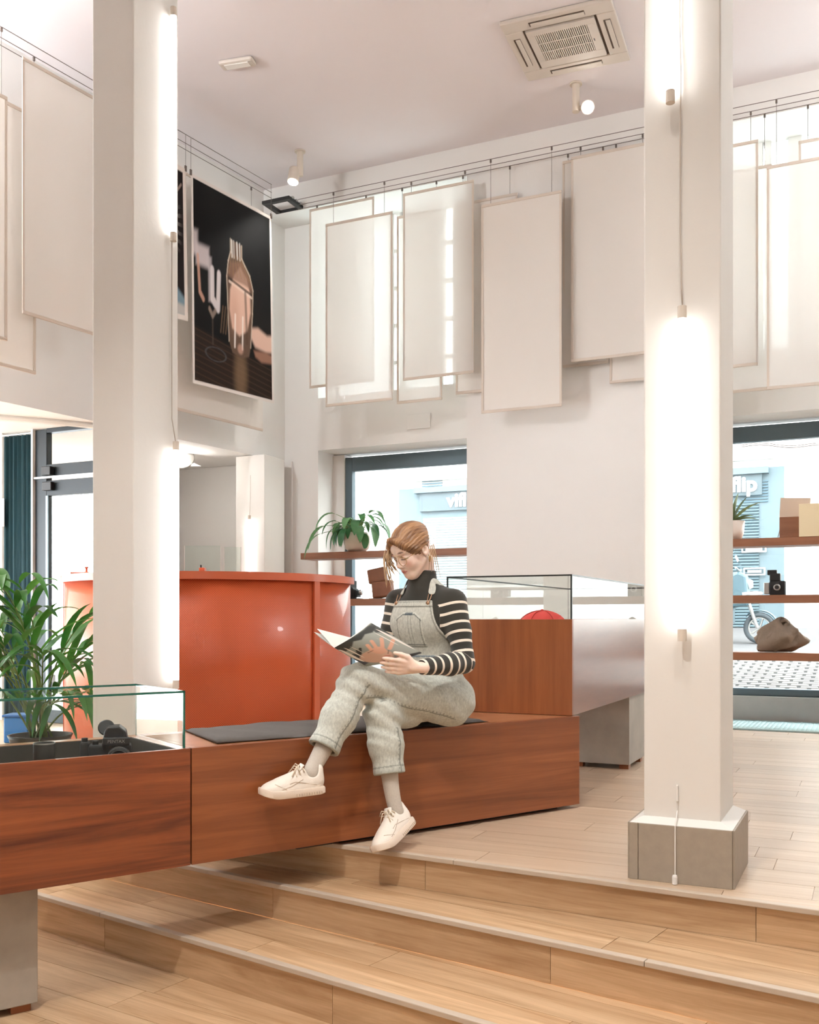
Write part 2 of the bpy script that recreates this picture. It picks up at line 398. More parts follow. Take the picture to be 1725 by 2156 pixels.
# rear and side walls behind the viewer
def wall_between(name, a, b, z0=Z3, z1=ZC, th=.2):
    a, b = Vector(a), Vector(b); d = (b - a); fr = T(a.x, a.y, 0, math.atan2(d.y, d.x))
    return tag(MB().box(0, d.length, -th, 0, z0, z1).build(name, M_WALL, frame=fr), kind='structure')
cR = FA @ Vector((UR, 0, 0)); cB = FB @ Vector((UBX, 0, 0))
wall_between('wall_side', cR.to_2d(), (1.24, -4.0)); wall_between('wall_rear', (1.24, -4.0), cB.to_2d())

# windows: frame bars, panes
def window(name, u0, u1, z0, z1, fw, v, m, posts=(), bars=(), glass_m=None, dep=.08, top=None):
    w_ = tag(empty(name, FA), kind='structure'); t_ = top or fw
    for a, b, c, d in ((u0, u0 + fw, z0, z1), (u1 - fw, u1, z0, z1)): MB().box(a, b, v, v + dep, c, d).build('window_frame', m, w_, bevel=.006)
    MB().box(u0 + fw, u1 - fw, v, v + dep, z1 - t_, z1).build('window_frame', m, w_, bevel=.006)
    MB().box(u0 + fw, u1 - fw, v, v + dep, z0, z0 + fw).build('window_frame', m, w_, bevel=.006)
    xs = [u0 + fw] + sorted(posts) + [u1 - fw]; zs = [z0 + fw] + sorted(bars) + [z1 - t_]
    for x in posts: MB().box(x - .025, x + .025, v + .01, v + dep - .01, z0 + fw, z1 - t_).build('window_frame', m, w_)
    for z in bars: MB().box(u0 + fw, u1 - fw, v + .01, v + dep - .01, z - .02, z + .02).build('window_frame', m, w_)
    for i in range(len(xs) - 1):
        for j in range(len(zs) - 1):
            MB().add([(xs[i], v + .04, zs[j]), (xs[i + 1], v + .04, zs[j]), (xs[i + 1], v + .04, zs[j + 1]), (xs[i], v + .04, zs[j + 1])], [(0, 1, 2, 3)]).build('pane', glass_m or M_GLASS, w_)
    return w_
uF0 = uA(727, 0)
window('window_1', uF0, uP0 + .5, .235, ZL, .09, 0, M_FRAME, top=.16)
MB().box(uF0 - .2, uF0, -.02, .2, .235, ZL + .03).build('window_frame', M_WALL, bpy.data.objects['window_1'])
window('window_2', uP1 - .05, 2.6, .235, ZL, .07, 0, M_FRAME, top=.15)
# upper windows: frosted glazing in pale frames with a narrow clear light in each
M_FROST = NT('frosted_glass'); q = M_FROST; q.t.nodes.remove(q.b)
tl = q.n('ShaderNodeBsdfTranslucent'); tl.inputs[0].default_value = srgb(222, 232, 232); df = q.n('ShaderNodeBsdfDiffuse'); df.inputs[0].default_value = srgb(228, 234, 232)
mx = q.n('ShaderNodeMixShader'); mx.inputs[0].default_value = .7; q.l(df, 0, mx, 1); q.l(tl, 0, mx, 2); q.l(mx, 0, q.out, 'Surface'); M_FROST = q.m
def upper(name, u0, u1, clears):
    w_ = tag(empty(name, FA), kind='structure'); cuts = [u0] + [c for p in clears for c in p] + [u1]
    for i in range(len(cuts) - 1):
        clear = i % 2 == 1; n = 5 if clear else 1
        for j in range(n):
            z0 = ZU0 + (ZU1 - ZU0) * j / n; z1 = ZU0 + (ZU1 - ZU0) * (j + 1) / n
            MB().add([(cuts[i], .1, z0), (cuts[i + 1], .1, z0), (cuts[i + 1], .1, z1), (cuts[i], .1, z1)], [(0, 1, 2, 3)]).build('pane', M_GLASS if clear else M_FROST, w_)
            if clear and j: MB().box(cuts[i], cuts[i + 1], .07, .12, z0 - .02, z0 + .02).build('window_frame', M_WALL, w_)
    for c in cuts: MB().box(c - .03, c + .03, .06, .14, ZU0, ZU1).build('window_frame', M_WALL, w_)
upper('window_3', uW1, uP0 + .02, [(uA(828, .1), uA(850, .1)), (uA(932, .1), uA(962, .1))])
upper('window_4', uP1 - .02, 2.6, [(uA(1600, .1), uA(1618, .1)), (uA(1668, .1), uA(1682, .1))])

# ------------------------------------------------------------------ columns with tube lamps
def column(label, corner, w_, s_, bw, bs, bh, z0, tile_h):
    """corner: the front right corner of the shaft; x of the frame runs left along the front, y back along the side"""
    fr = T(corner.x, corner.y, 0, THA)
    c = thing('column', label, 'column', fr)
    MB().box(-w_, 0, 0, s_, z0, ZC).build('shaft', M_COLUMN, c, bevel=.006)
    if bh:
        ex, ey = (bw - w_) / 2, (bs - s_) / 2
        fl = MB().add([(-w_ - ex, -ey, bh), (ex, -ey, bh), (ex, s_ + ey, bh), (-w_ - ex, s_ + ey, bh), (-w_, 0, bh + .022), (0, 0, bh + .022), (0, s_, bh + .022), (-w_, s_, bh + .022)],
                      [(0, 1, 5, 4), (1, 2, 6, 5), (2, 3, 7, 6), (3, 0, 4, 7)])
        fl.build('plaster_flare', M_COLUMN, c)
        MB().box(-w_ - ex, ex, -ey, s_ + ey, z0, bh - .001).build('plinth', M_NOSE, c)
        t = .008; n = .033
        for a, b in ((-w_ - ex, -w_ - ex + n - .002), (-w_ - ex + n + .001, ex)): MB().box(a, b, -ey - t, -ey, z0, bh).build('tile', M_GREYTILE, c, bevel=.0015)
        MB().box(ex, ex + t, -ey + .0, s_ + ey, z0, bh).build('tile', M_GREYTILE, c, bevel=.0015)
        MB().box(-w_ - ex - t, -w_ - ex, -ey, s_ + ey, z0, bh).build('tile', M_GREYTILE, c, bevel=.0015)
    return c, fr
bc = gp(1544.8, 1873, 0)
cRc = bc + Vector((-Ax * .048 + Nx * .035, -Ay * .048 + Ny * .035, 0))
colR, fcR = column('cream square column with grey tiled plinth standing at the step edge', cRc, .278, .35, .367, .42, .21, 0, .21)
cLc = dp(281, 1300, 4.86)
colL, fcL = column('cream square column rising behind the glass topped display case', cLc, .262, .345, .3, .38, .0, 0, 0)
def tube_lamp(label, fr, x, y, z0, z1, r=.016, cap_top=True, axis='y'):
    t = thing('tube_lamp', label, 'lamp', fr @ Matrix.Translation((x, y, z0)), 'tube lamps on the columns'); L = z1 - z0
    MB().lathe([(r, .045), (r, L - .045)], 16).build('lit_tube', M_TUBE, t, auto=True)
    for a, b in ((0, .045), (L - .045, L)):
        MB().lathe([(r * 1.03, a), (r * 1.03, b)], 16).build('end_cap', M_CREAM, t, auto=True)
    o = -1 if axis == 'y' else 1
    for z in (.12, L - .12):
        m = MB()
        if axis == 'y': m.box(-.006, .006, 0, abs(y), z - .006, z + .006)
        else: m.box(-abs(x), 0, -.006, .006, z - .006, z + .006)
        m.build('clip', M_CREAM, t)
    return t
def zc(fr, lx, ly, py): q = fr @ Vector((lx, ly, 0)); return H - (py - YH) / F * q.y
lx = -.13; tube_lamp('lit white tube lamp running down the front of the plinthed column', fcR, lx, -.045, zc(fcR, lx, -.045, 1350), zc(fcR, lx, -.045, 645))
lx2 = -.172; tube_lamp('upper lit tube lamp at the top of the plinthed column', fcR, lx2, -.045, zc(fcR, lx2, -.045, 217), zc(fcR, lx2, -.045, 217) + 1.25)
ly = .27; tube_lamp('upper lit tube lamp on the column behind the display case', fcL, .03, ly, zc(fcL, .03, ly, 508), zc(fcL, .03, ly, 16), axis='x')
ly2 = .285; tube_lamp('lower lit tube lamp on the column behind the display case', fcL, .034, ly2, zc(fcL, .03, ly2, 1450), zc(fcL, .03, ly2, 930), axis='x')
def cable(label, fr, pts, r=.0035, m=None):
    o = MB().tube([fr @ Vector(p) for p in pts], r, 6).build('lamp_cable', m or M_CORD, smooth=True); return tag(o, label, 'cable', 'lamp cables')
z_ = lambda py: zc(fcR, lx, -.02, py)
cable('thin cable hanging between the tube lamps of the plinthed column', fcR, [(-.145, -.012, ZC), (-.145, -.012, z_(60)), (-.14, -.014, z_(150)), (-.142, -.012, z_(300)), (-.142, -.012, z_(480)), (-.138, -.014, z_(590)), (-.131, -.03, z_(648))], .0028)
zl = lambda py: zc(fcL, .02, ly, py)
cable('thin cable linking the tube lamps of the column behind the case', fcL, [(.02, ly, zl(506)), (.012, ly + .01, zl(600)), (.01, ly + .012, zl(760)), (.012, ly + .01, zl(880)), (.033, ly2, zl(932))], .0028)
pc = thing('cord_switch', 'small white inline cord and stopper on the plinthed column', 'cord', fcR)
MB().box(-.158, -.15, -.012, 0, z_(1690), z_(1655)).build('switch', M_WHITE, pc, bevel=.002)
MB().tube([(-.154, -.006, z_(1690)), (-.154, -.006, .26), (-.154, -.05, .212), (-.154, -.05, .02)], .0025, 6).build('cord', M_WHITE, pc)
MB().lathe([(.010, .002), (.010, .028), (.008, .034)], 12, M=Matrix.Translation((-.154, -.056, 0))).build('stopper', M_WHITE, pc)
# ------------------------------------------------------------------ bench, display cases
BL = Vector((-.841, 3.805, 0)); BR = Vector((.871, 5.06, 0)); THC = math.atan2(BR.y - BL.y, BR.x - BL.x); BLEN = (BR - BL).length
FC = T(BL.x, BL.y, 0, THC)                 # bench frame: x along the front to the right, y back
BZ0, BZ1 = .02, .47
def shell(parent, x0, x1, y0, y1, z0, z1, t, mf, mt, top=True):
    """a box of boards: front, back, two ends, underside and top"""
    MB().box(x0, x1, y0, y0 + t, z0, z1).build('front_board', mf, parent, bevel=.0015)
    MB().box(x0, x1, y1 - t, y1, z0, z1).build('back_board', mf, parent, bevel=.0015)
    MB().box(x0, x0 + t, y0 + t, y1 - t, z0, z1).build('end_board', mt, parent, bevel=.0015)
    MB().box(x1 - t, x1, y0 + t, y1 - t, z0, z1).build('end_board', mt, parent, bevel=.0015)
    MB().box(x0 + t, x1 - t, y0 + t, y1 - t, z0, z0 + t).build('underside', mt, parent)
    if top: MB().box(x0 + t, x1 - t, y0 + t, y1 - t, z1 - t, z1).build('top_board', mt, parent)
M_TOPW = wood('cherry_veneer_top', srgb(150, 96, 62), srgb(186, 132, 92), .3, (1, 12, 12), .8, .03, .5, coat=.4)
bench = thing('bench', 'long cherry wood bench cantilevered over the steps with the seated woman', 'bench', FC)
shell(bench, .003, BLEN, 0, .56, BZ0, BZ1, .03, M_CHERRY, M_TOPW)
MB().box(.5, BLEN - .1, .06, .5, 0, BZ0).build('plinth', M_BLACK, bench)
# display case 1: box with sunk tray under a glass hood
case1 = thing('display_case', 'cherry wood display case with glass hood beside the bench end', 'display case', FC)
X0 = -2.3
MB().box(X0, -.003, 0, .02, BZ0, BZ1).build('front_board', M_CHERRY_D, case1, bevel=.001)
MB().box(X0, -.003, .50, .56, BZ0, BZ1).build('back_board', M_TOPW, case1)
MB().box(-.05, -.003, .02, .50, BZ0, BZ1).build('end_board', M_TOPW, case1, bevel=.001)
MB().box(X0, X0 + .03, .02, .50, BZ0, BZ1).build('end_board', M_TOPW, case1)
MB().box(X0 + .03, -.05, .02, .50, BZ0, BZ0 + .02).build('underside', M_CHERRY_D, case1)
M_TRAY = mat('tray_lining', srgb(58, 54, 47), .8, var=.1)
MB().box(X0 + .03, -.05, .02, .03, .33, BZ1 - .002).box(X0 + .03, -.05, .49, .50, .33, BZ1 - .002).box(-.06, -.05, .03, .49, .33, BZ1 - .002).box(X0 + .03, -.06, .03, .49, .375, .385).build('tray', M_TRAY, case1)
def hood(parent, x0, x1, y0, y1, z0, z1, t, medge, gm, name='glass'):
    """five sheets of glass with visible polished edges"""
    def sheet(nm, a, b, c, d): MB().add([a, b, c, d], [(0, 1, 2, 3)]).build(nm, gm, parent)
    sheet('glass_top', (x0, y0, z1), (x1, y0, z1), (x1, y1, z1), (x0, y1, z1))
    sheet('glass_front', (x0, y0, z0), (x1, y0, z0), (x1, y0, z1), (x0, y0, z1))
    sheet('glass_back', (x0, y1, z0), (x1, y1, z0), (x1, y1, z1), (x0, y1, z1))
    sheet('glass_end', (x1, y0, z0), (x1, y1, z0), (x1, y1, z1), (x1, y0, z1))
    sheet('glass_end', (x0, y0, z0), (x0, y1, z0), (x0, y1, z1), (x0, y0, z1))
    for a, b in (((x0, y0), (x1, y0)), ((x1, y0), (x1, y1)), ((x0, y1), (x1, y1)), ((x0, y0), (x0, y1))):
        MB().box(min(a[0], b[0]) - t / 2, max(a[0], b[0]) + t / 2, min(a[1], b[1]) - t / 2, max(a[1], b[1]) + t / 2, z1 - t / 2, z1 + t / 2).build('glass_edge', medge, parent)
    for a in ((x1, y0), (x0, y0), (x1, y1), (x0, y1)):
        tt = t if a[1] == y0 else t * .3
        MB().box(a[0] - tt / 2, a[0] + tt / 2, a[1] - tt / 2, a[1] + tt / 2, z0, z1 - t / 2).build('glass_edge', medge, parent)
hood(case1, X0, -.025, .012, .512, BZ1 + .001, .688, .008, M_GEDGE, M_CASEGLASS)
lp = gp(80, 2128, Z3); lpl = FC.inverted() @ lp
leg1 = thing('concrete_leg', 'grey concrete block leg under the glass hooded display case', 'leg', FC)
MB().box(lpl.x - .42, lpl.x, lpl.y, .5, Z3 + .03, BZ0 - .001).build('block', M_CONC, leg1, bevel=.004)
for a in (lpl.x - .38, lpl.x - .09):
    for b in (lpl.y + .02, .42): MB().box(a, a + .07, b, b + .06, Z3, Z3 + .03).build('foot', M_CHERRY, leg1)
# cushion: thin, slightly wavy
def cushion_mesh():
    nu, nv = 60, 14; vs = []; u0, u1, v0, v1 = .13, 1.55, .045, .545
    for side in (1, 0):
        for j in range(nv + 1):
            for i in range(nu + 1):
                a, b = i / nu, j / nv
                u = u0 + (u1 - u0) * a + .08 * b * (1 - a) ** 3; v = v0 + (v1 - v0) * b + .012 * math.sin(a * 21) * (1 - b) * .4
                e = min(a * 14, (1 - a) * 14, b * 5, (1 - b) * 5, 1)
                z = BZ1 + .003 + side * (.004 + .017 * math.sqrt(max(e, 0)) + .0025 * math.sin(a * 17 + b * 3) + .002 * math.sin(a * 41 + b * 9))
                if side: z += .006 * math.exp(-((a) / .03) ** 2) * (1 - b)
                vs.append((u, v, z))
    N = (nu + 1) * (nv + 1); fs = []
    for s_ in range(2):
        for j in range(nv):
            for i in range(nu):
                q = s_ * N + j * (nu + 1) + i; f = (q, q + 1, q + nu + 2, q + nu + 1); fs.append(f if s_ == 0 else f[::-1])
    ring = [i for i in range(nu)] + [nu + j * (nu + 1) for j in range(nv)] + [nv * (nu + 1) + nu - i for i in range(nu)] + [(nv - j) * (nu + 1) for j in range(nv)]
    for k in range(len(ring)): a, b = ring[k], ring[(k + 1) % len(ring)]; fs.append((a, b, N + b, N + a))
    return MB().add(vs, fs)
M_CUSH = mat('grey_linen', srgb(90, 85, 81), .9, var=.06, vscale=(60, 60, 60), bump=.3, bscale=700)
tag(cushion_mesh().build('seat_cushion', M_CUSH, frame=FC, smooth=True), 'thin grey linen seat pad laid along the bench', 'cushion')
# display case 2 above the bench end
c2 = gp(1205.3, 1508, .47); F2 = T(c2.x, c2.y, 0, THA)        # x along the window wall (the case lies at -x), y back
case2 = thing('display_case', 'cherry wood display case with glass hood resting on the bench end', 'display case', F2)
W2, D2, ZT2 = .70, 2.35, .965
b2 = BZ1 + .002
MB().box(-W2, 0, 0, .02, b2, ZT2).build('front_board', M_CHERRY_V, case2, bevel=.001)
MB().box(-.02, 0, .02, D2, b2, ZT2).build('side_board', wood('cherry_side', srgb(120, 66, 40), srgb(160, 100, 66), .3, (1, 1.0, 9), .8, .03, .5, coat=.7), case2, bevel=.001)
MB().box(-W2, -W2 + .02, .02, D2, b2, ZT2).build('side_board', M_CHERRY_V, case2)
MB().box(-W2, 0, D2, D2 + .02, b2, ZT2).build('back_board', M_CHERRY_V, case2)
MB().box(-W2 + .02, -.02, .02, D2, b2, b2 + .02).build('underside', M_CHERRY_V, case2)
M_TRAY2 = mat('slate_tray', srgb(112, 120, 124), .6)
MB().box(-W2 + .02, -.02, .02, D2, .90, .91).build('tray', M_TRAY2, case2)
hood(case2, -W2 + .006, -.006, .006, D2, ZT2 + .001, 1.192, .008, M_DARKEDGE, M_CASEGLASS)
leg2 = thing('concrete_leg', 'grey concrete block leg under the raised display case', 'leg', F2)
MB().box(-.41, -.02, 1.40, 1.86, .03, b2 - .001).build('block', M_CONC, leg2, bevel=.004)
for a in (-.39, -.09):
    for b in (1.42, 1.78): MB().box(a, a + .06, b, b + .06, 0, .03).build('foot', M_CHERRY, leg2)

# ------------------------------------------------------------------ orange perforated booth
M_ORANGE = NT('orange_perforated_steel'); q = M_ORANGE; b = q.b
b.inputs['Base Color'].default_value = srgb(206, 88, 52); b.inputs['Roughness'].default_value = .34; b.inputs['Coat Weight'].default_value = .25
uvn = q.n('ShaderNodeUVMap', uv_map='UVMap'); mp = q.n('ShaderNodeMapping'); mp.inputs['Scale'].default_value = (1, 1, 1); q.l(uvn, 0, mp, 'Vector')
# holes: staggered dots, 1 uv unit = one pitch
sep = q.n('ShaderNodeSeparateXYZ'); q.l(mp, 0, sep, 0)
def dots(ox, oy):
    ax = q.n('ShaderNodeMath', operation='ADD'); q.l(sep, 'X', ax, 0); ax.inputs[1].default_value = ox
    ay = q.n('ShaderNodeMath', operation='ADD'); q.l(sep, 'Y', ay, 0); ay.inputs[1].default_value = oy
    fx = q.n('ShaderNodeMath', operation='FRACT'); q.l(ax, 0, fx, 0); fy = q.n('ShaderNodeMath', operation='FRACT'); q.l(ay, 0, fy, 0)
    cx_ = q.n('ShaderNodeCombineXYZ'); q.l(fx, 0, cx_, 0); q.l(fy, 0, cx_, 1)
    ds = q.n('ShaderNodeVectorMath', operation='DISTANCE'); q.l(cx_, 0, ds, 0); ds.inputs[1].default_value = (.5, .5, 0)
    return ds
d1, d2 = dots(0, 0), dots(.5, .5)
mn = q.n('ShaderNodeMath', operation='MINIMUM'); q.l(d1, 'Value', mn, 0); q.l(d2, 'Value', mn, 1)
lt = q.n('ShaderNodeMath', operation='LESS_THAN'); q.l(mn, 0, lt, 0); lt.inputs[1].default_value = .2
mixc = q.n('ShaderNodeMix', data_type='RGBA'); q.l(lt, 0, mixc, 'Factor')
for s_ in mixc.inputs:
    if s_.type == 'RGBA' and s_.name == 'A': s_.default_value = srgb(216, 104, 62)
    if s_.type == 'RGBA' and s_.name == 'B': s_.default_value = srgb(186, 74, 42)
q.t.links.new([o for o in mixc.outputs if o.type == 'RGBA'][0], b.inputs['Base Color'])
bp = q.n('ShaderNodeBump', Strength=.5, Distance=.004); bp.invert = True; q.l(lt, 0, bp, 'Height'); q.l(bp, 0, b, 'Normal')
M_ORANGE = q.m
M_ORANGE_P = mat('orange_painted_steel', srgb(214, 106, 66), .38, coat=.2)
BC = Vector((-1.62, 8.15)); BRX, BRY = 1.15, 1.25
booth = thing('curved_counter', 'curved orange perforated steel counter behind the bench', 'counter', T(BC.x, BC.y, 0))
BH = 1.30
def bpt(a, k=1.0): return Vector((BRX * k * math.cos(a), BRY * k * math.sin(a), 0))
def arc_panel(a0, a1, k, z0, z1, n):
    """curved sheet with uv in hole pitches"""
    m = MB(); L = [bpt(a0 + (a1 - a0) * i / n, k) for i in range(n + 1)]
    m.add([p + Vector((0, 0, z0)) for p in L] + [p + Vector((0, 0, z1)) for p in L], [(i, i + 1, n + 2 + i, n + 1 + i) for i in range(n)])
    me = m.data('perforated_panel', M_ORANGE, smooth=True)
    uv = me.uv_layers.new(name='UVMap'); arc = [0.]
    for i in range(n): arc.append(arc[-1] + (L[i + 1] - L[i]).length)
    P = .016
    for poly in me.polygons:
        for li in poly.loop_indices:
            vi = me.loops[li].vertex_index; i = vi % (n + 1); uv.data[li].uv = (arc[i] / P, (z1 if vi > n else z0) / (P * 1.0))
    o = put('perforated_panel', me, booth); m_ = o.modifiers.new('solid', 'SOLIDIFY'); m_.thickness = .004; return o
def aofx(px):      # angle on the front half of the booth seen at pixel x
    best = min((abs(CX + F * (BC.x + bpt(a).x) / (BC.y + bpt(a).y) - px), a) for a in [math.pi + i * math.pi / 2000 for i in range(2001)])
    return best[1]
aR = -.12; aL = math.pi + .35
seams = [aofx(140), aofx(664), 2 * math.pi + aR]
prev = aL
for s_ in seams:
    arc_panel(prev + .0003, s_ - .0003, 1.0, .03, BH - .03, 60); prev = s_
for s_ in seams[:2]:
    d = bpt(s_).normalized(); t = Vector((-d.y, d.x, 0)); p = bpt(s_)
    MB().add([p + t * x + d * y + Vector((0, 0, z)) for z in (.0, BH - .03) for y in (-.03, .022) for x in (-.028, .028)], [(0, 2, 3, 1), (4, 5, 7, 6), (0, 1, 5, 4), (2, 6, 7, 3), (0, 4, 6, 2), (1, 3, 7, 5)]).build('post', M_ORANGE_P, booth)
rim = MB(); n = 90; ang = [aL - .02 + (2 * math.pi + aR + .03 - aL) * i / n for i in range(n + 1)]
rim.add([bpt(a, k) + Vector((0, 0, z)) for k, z in ((1.025, BH - .055), (1.025, BH), (.86, BH), (.86, BH - .055)) for a in ang],
        [(r * (n + 1) + i, r * (n + 1) + i + 1, ((r + 1) % 4) * (n + 1) + i + 1, ((r + 1) % 4) * (n + 1) + i) for r in range(4) for i in range(n)])
rim.build('counter_top', M_ORANGE_P, booth, auto=True)
kick = MB(); kick.add([bpt(a, .96) + Vector((0, 0, z)) for z in (0, .05) for a in ang], [(i, i + 1, n + 2 + i, n + 1 + i) for i in range(n)]); kick.build('kick_plate', M_BLACK, booth)
# small things standing on the counter top
def booth_top(px, k=.94):
    a = aofx(px); p = bpt(a, k); return Vector((BC.x + p.x, BC.y + p.y, BH))
t = thing('tape_dispenser', 'small orange dispenser on the curved counter top near the lamp column', 'dispenser', Matrix.Translation(booth_top(425)))
MB().box(-.02, .02, -.03, .03, 0, .028).build('body', M_ORANGE_P, t, bevel=.003); MB().lathe([(.006, 0), (.006, .02)], 10, M=Matrix.Translation((-.012, 0, .028))).build('knob', M_BLACK, t)
t = thing('bell', 'small orange call bell on the far end of the curved counter', 'bell', Matrix.Translation(booth_top(163)))
MB().lathe([(.035, 0), (.035, .006), (.026, .012), (.008, .018), (.008, .04), (.014, .044), (.014, .052)], 16).build('dome', M_ORANGE_P, t); MB().box(-.11, -.02, -.03, .03, 0, .012).build('plate', M_ORANGE_P, t)
for px, hgt, wdt in ((430, .19, .26), (484, .18, .12)):
    t = thing('leaflet_stand', 'clear acrylic leaflet stand on the counter, ' + ('wide one' if wdt > .2 else 'narrow one'), 'stand', Matrix.Translation(booth_top(px, .88 if wdt > .2 else .92) + Vector((-.02 if wdt > .2 else .03, 0, 0))))
    MB().box(-wdt / 2, wdt / 2, 0, .003, 0, hgt).build('sheet', M_CASEGLASS, t); MB().box(-wdt / 2, wdt / 2, 0, .06, 0, .003).build('foot', M_CASEGLASS, t)
    for e_ in (-1, 1): MB().box(e_ * wdt / 2 - .002, e_ * wdt / 2 + .002, 0, .003, 0, hgt).build('edge', M_WHITE, t)

# ------------------------------------------------------------------ the space beyond the poster wall
VB = 1.35                                                # back wall of the side room, parallel to the window wall
pierc = dp(557, 1300, 10.62); fp = T(pierc.x, pierc.y, 0, THA)
pier = thing('column', 'pale corner column with a tube lamp behind the orange counter', 'column', fp)
MB().box(-.37, 0, 0, .40, 0, 2.735).build('shaft', M_COLUMN, pier, bevel=.005)
zt = lambda py: zc(fp, -.17, -.03, py)
tube_lamp('lit tube lamp on the corner column behind the orange counter', fp, -.17, -.035, zt(1085) - 1.2, zt(1085), axis='y')
cable('thin cable above the tube lamp of the corner column', fp, [(-.172, -.01, zt(1000)), (-.174, -.012, zt(1050)), (-.17, -.03, zt(1086))], .002)
alc = T(pierc.x + Nx * .55, pierc.y + Ny * .55, 0, THA)
tag(MB().box(-2.3, 0, 0, .1, 0, 2.74).build('wall_alcove', M_WALL, frame=alc), kind='structure')
_b = FB @ Vector((0, -.2, 0)); _n = (Mx, My, Mx * _b.x + My * _b.y)
_cp = clip_poly([tuple((alc @ Vector((a, b, 0)))[:2]) for a, b in ((-9, -7), (.05, -7), (.05, .1), (-9, .1))], [_n])
tag(MB().prism(_cp, 2.742, 2.9).build('ceiling_alcove', M_WALL), kind='structure')
tag(MB().box(-9, -4.9, .1, .3, 0, 2.9).build('wall_far_left', M_WALL, frame=alc), kind='structure')
# dish lamp on the alcove wall
dl = thing('dish_lamp', 'pale round dish lamp on an arm beside the lit column', 'lamp', Matrix.Translation(dp(383, 962, 10.6)))
M_DISH = mat('dish_grey', srgb(190, 186, 180), .5)
MB().lathe([(.002, .04), (.05, .035), (.1, .015), (.13, -.01), (.135, -.012), (.1, .008), (.05, .027), (.002, .032)], 28, M=Euler((R(62), R(28), 0)).to_matrix().to_4x4(), cap=False).build('dish', M_DISH, dl, smooth=True)
MB().tube([(-.25, .02, -.11), (.0, .0, -.108), (.045, 0, -.105)], .008, 8).build('arm', M_METAL, dl)
MB().lathe([(.022, 0), (.022, .03), (.008, .05)], 14, M=Matrix.Translation((.045, 0, -.12))).build('joint', M_METAL, dl)
MB().add([(.05, 0, -.1), (.13, 0, -.065), (.21, 0, -.1), (.13, 0, -.1), (.05, .02, -.1), (.13, .02, -.065), (.21, .02, -.1), (.13, .02, -.1)], [(0, 1, 2, 3), (4, 7, 6, 5), (0, 4, 5, 1), (1, 5, 6, 2), (2, 6, 7, 3), (3, 7, 4, 0)]).build('fin', M_DISH, dl)
l = bpy.data.lights.new('alcove_fill_light', 'POINT'); l.energy = 8; l.color = (1, .98, .95); l.shadow_soft_size = .08  # fill light added beside the dish to brighten the alcove
o = bpy.data.objects.new('alcove_fill_light', l); COL.objects.link(o); o.parent = dl; o.location = (-.03, -.12, -.1)
# glazed street door of the side room at far left
DD = 9.2; fdoor = T(*dp(100, 1302, DD).to_2d(), 0, THA); dz = lambda y: H - (y - YH) / F * DD
door = tag(empty('door_1', fdoor), kind='structure')
for a, b, c, d in ((-.152, -.012, 0, 2.73), (-.012, 1.1, dz(1003), dz(978)), (-.012, 1.1, dz(1044), dz(1012)), (.98, 1.1, 0, dz(1044)), (.98, 1.1, dz(978), 2.73), (-.012, .98, 2.70, 2.74), (-.012, .98, .0, .12)):
    MB().box(a, b, 0, .07, c, d).build('door_frame', M_DARKFRAME, door, bevel=.004)
MB().box(-.012, .015, -.012, .0, .12, dz(1044)).build('door_seal', mat('pale_seal', srgb(150, 176, 190), .5), door)
MB().box(-.14, 1.08, -.03, -.005, dz(1008), dz(1004)).build('door_closer_rail', M_METAL, door)
MB().box(-.02, .09, -.06, -.005, dz(1002), dz(984)).build('door_closer', M_BLACK, door, bevel=.006)
MB().box(-.02, .09, -.05, -.005, dz(1034), dz(1016)).build('door_closer', M_BLACK, door, bevel=.006)
for c, d in ((.12, dz(1044)), (dz(978), 2.70)):
    MB().add([(-.012, .035, c), (.98, .035, c), (.98, .035, d), (-.012, .035, d)], [(0, 1, 2, 3)]).build('pane', M_GLASS, door)
dend = fdoor @ Vector((1.1, .1, 0)); dfar = Vector((dend.x * 1.36, dend.y * 1.36, 0))
wall_between('wall_return', dend.to_2d(), dfar.to_2d(), 0, 2.74, .06)
tag(MB().box(-4, -.58, 0, .2, 0, 2.74).build('wall_back_left', M_WALL, frame=fdoor), kind='structure')
tag(MB().box(-.175, -.155, -.03, .05, 0, 2.74).build('trim_1', M_WHITE, frame=fdoor), kind='structure')
M_TEAL = mat('dark_teal_curtain', srgb(8, 52, 60), .8, var=.2, vscale=(20, 20, 2))
cur = MB(); nn = 40; top_, bot_ = [], []
for i in range(nn + 1):
    u = -.560 + .380 * i / nn; v = .0 + .014 * math.sin(i * 1.1) + .008 * math.sin(i * 2.3 + 1)
    top_.append((u, v, 2.70)); bot_.append((u, v + .006 * math.sin(i), .03))
cur.strip(bot_, top_); tag(cur.build('curtain', M_TEAL, frame=fdoor, smooth=True, solid=.004), 'dark teal curtain hanging beside the glazed street door', 'curtain')
MB().tube([(-.58, .0, 2.715), (-.18, .0, 2.715)], .01, 8).build('curtain_rail', M_METAL, bpy.data.objects['curtain'])
tag(MB().box(-.02, .10, -.05, -.045, dz(1105), dz(1045)).build('notice_sheet', M_WHITE, frame=fdoor @ Matrix.Translation((-.60, 0, 0))), 'white paper notice pinned by the teal curtain', 'paper')
# curved pale soffit rail above the side room opening
rl = MB(); P0, P1, P2 = gp(-60, 876, 2.72), gp(90, 884, 2.72), gp(230, 900, 2.72)
pts = [P0.lerp(P1, t / 8).lerp(P1.lerp(P2, t / 8), t / 8) for t in range(9)]
rl.tube(pts, .028, 8); tag(rl.build('trim_2', M_WHITE), kind='structure')
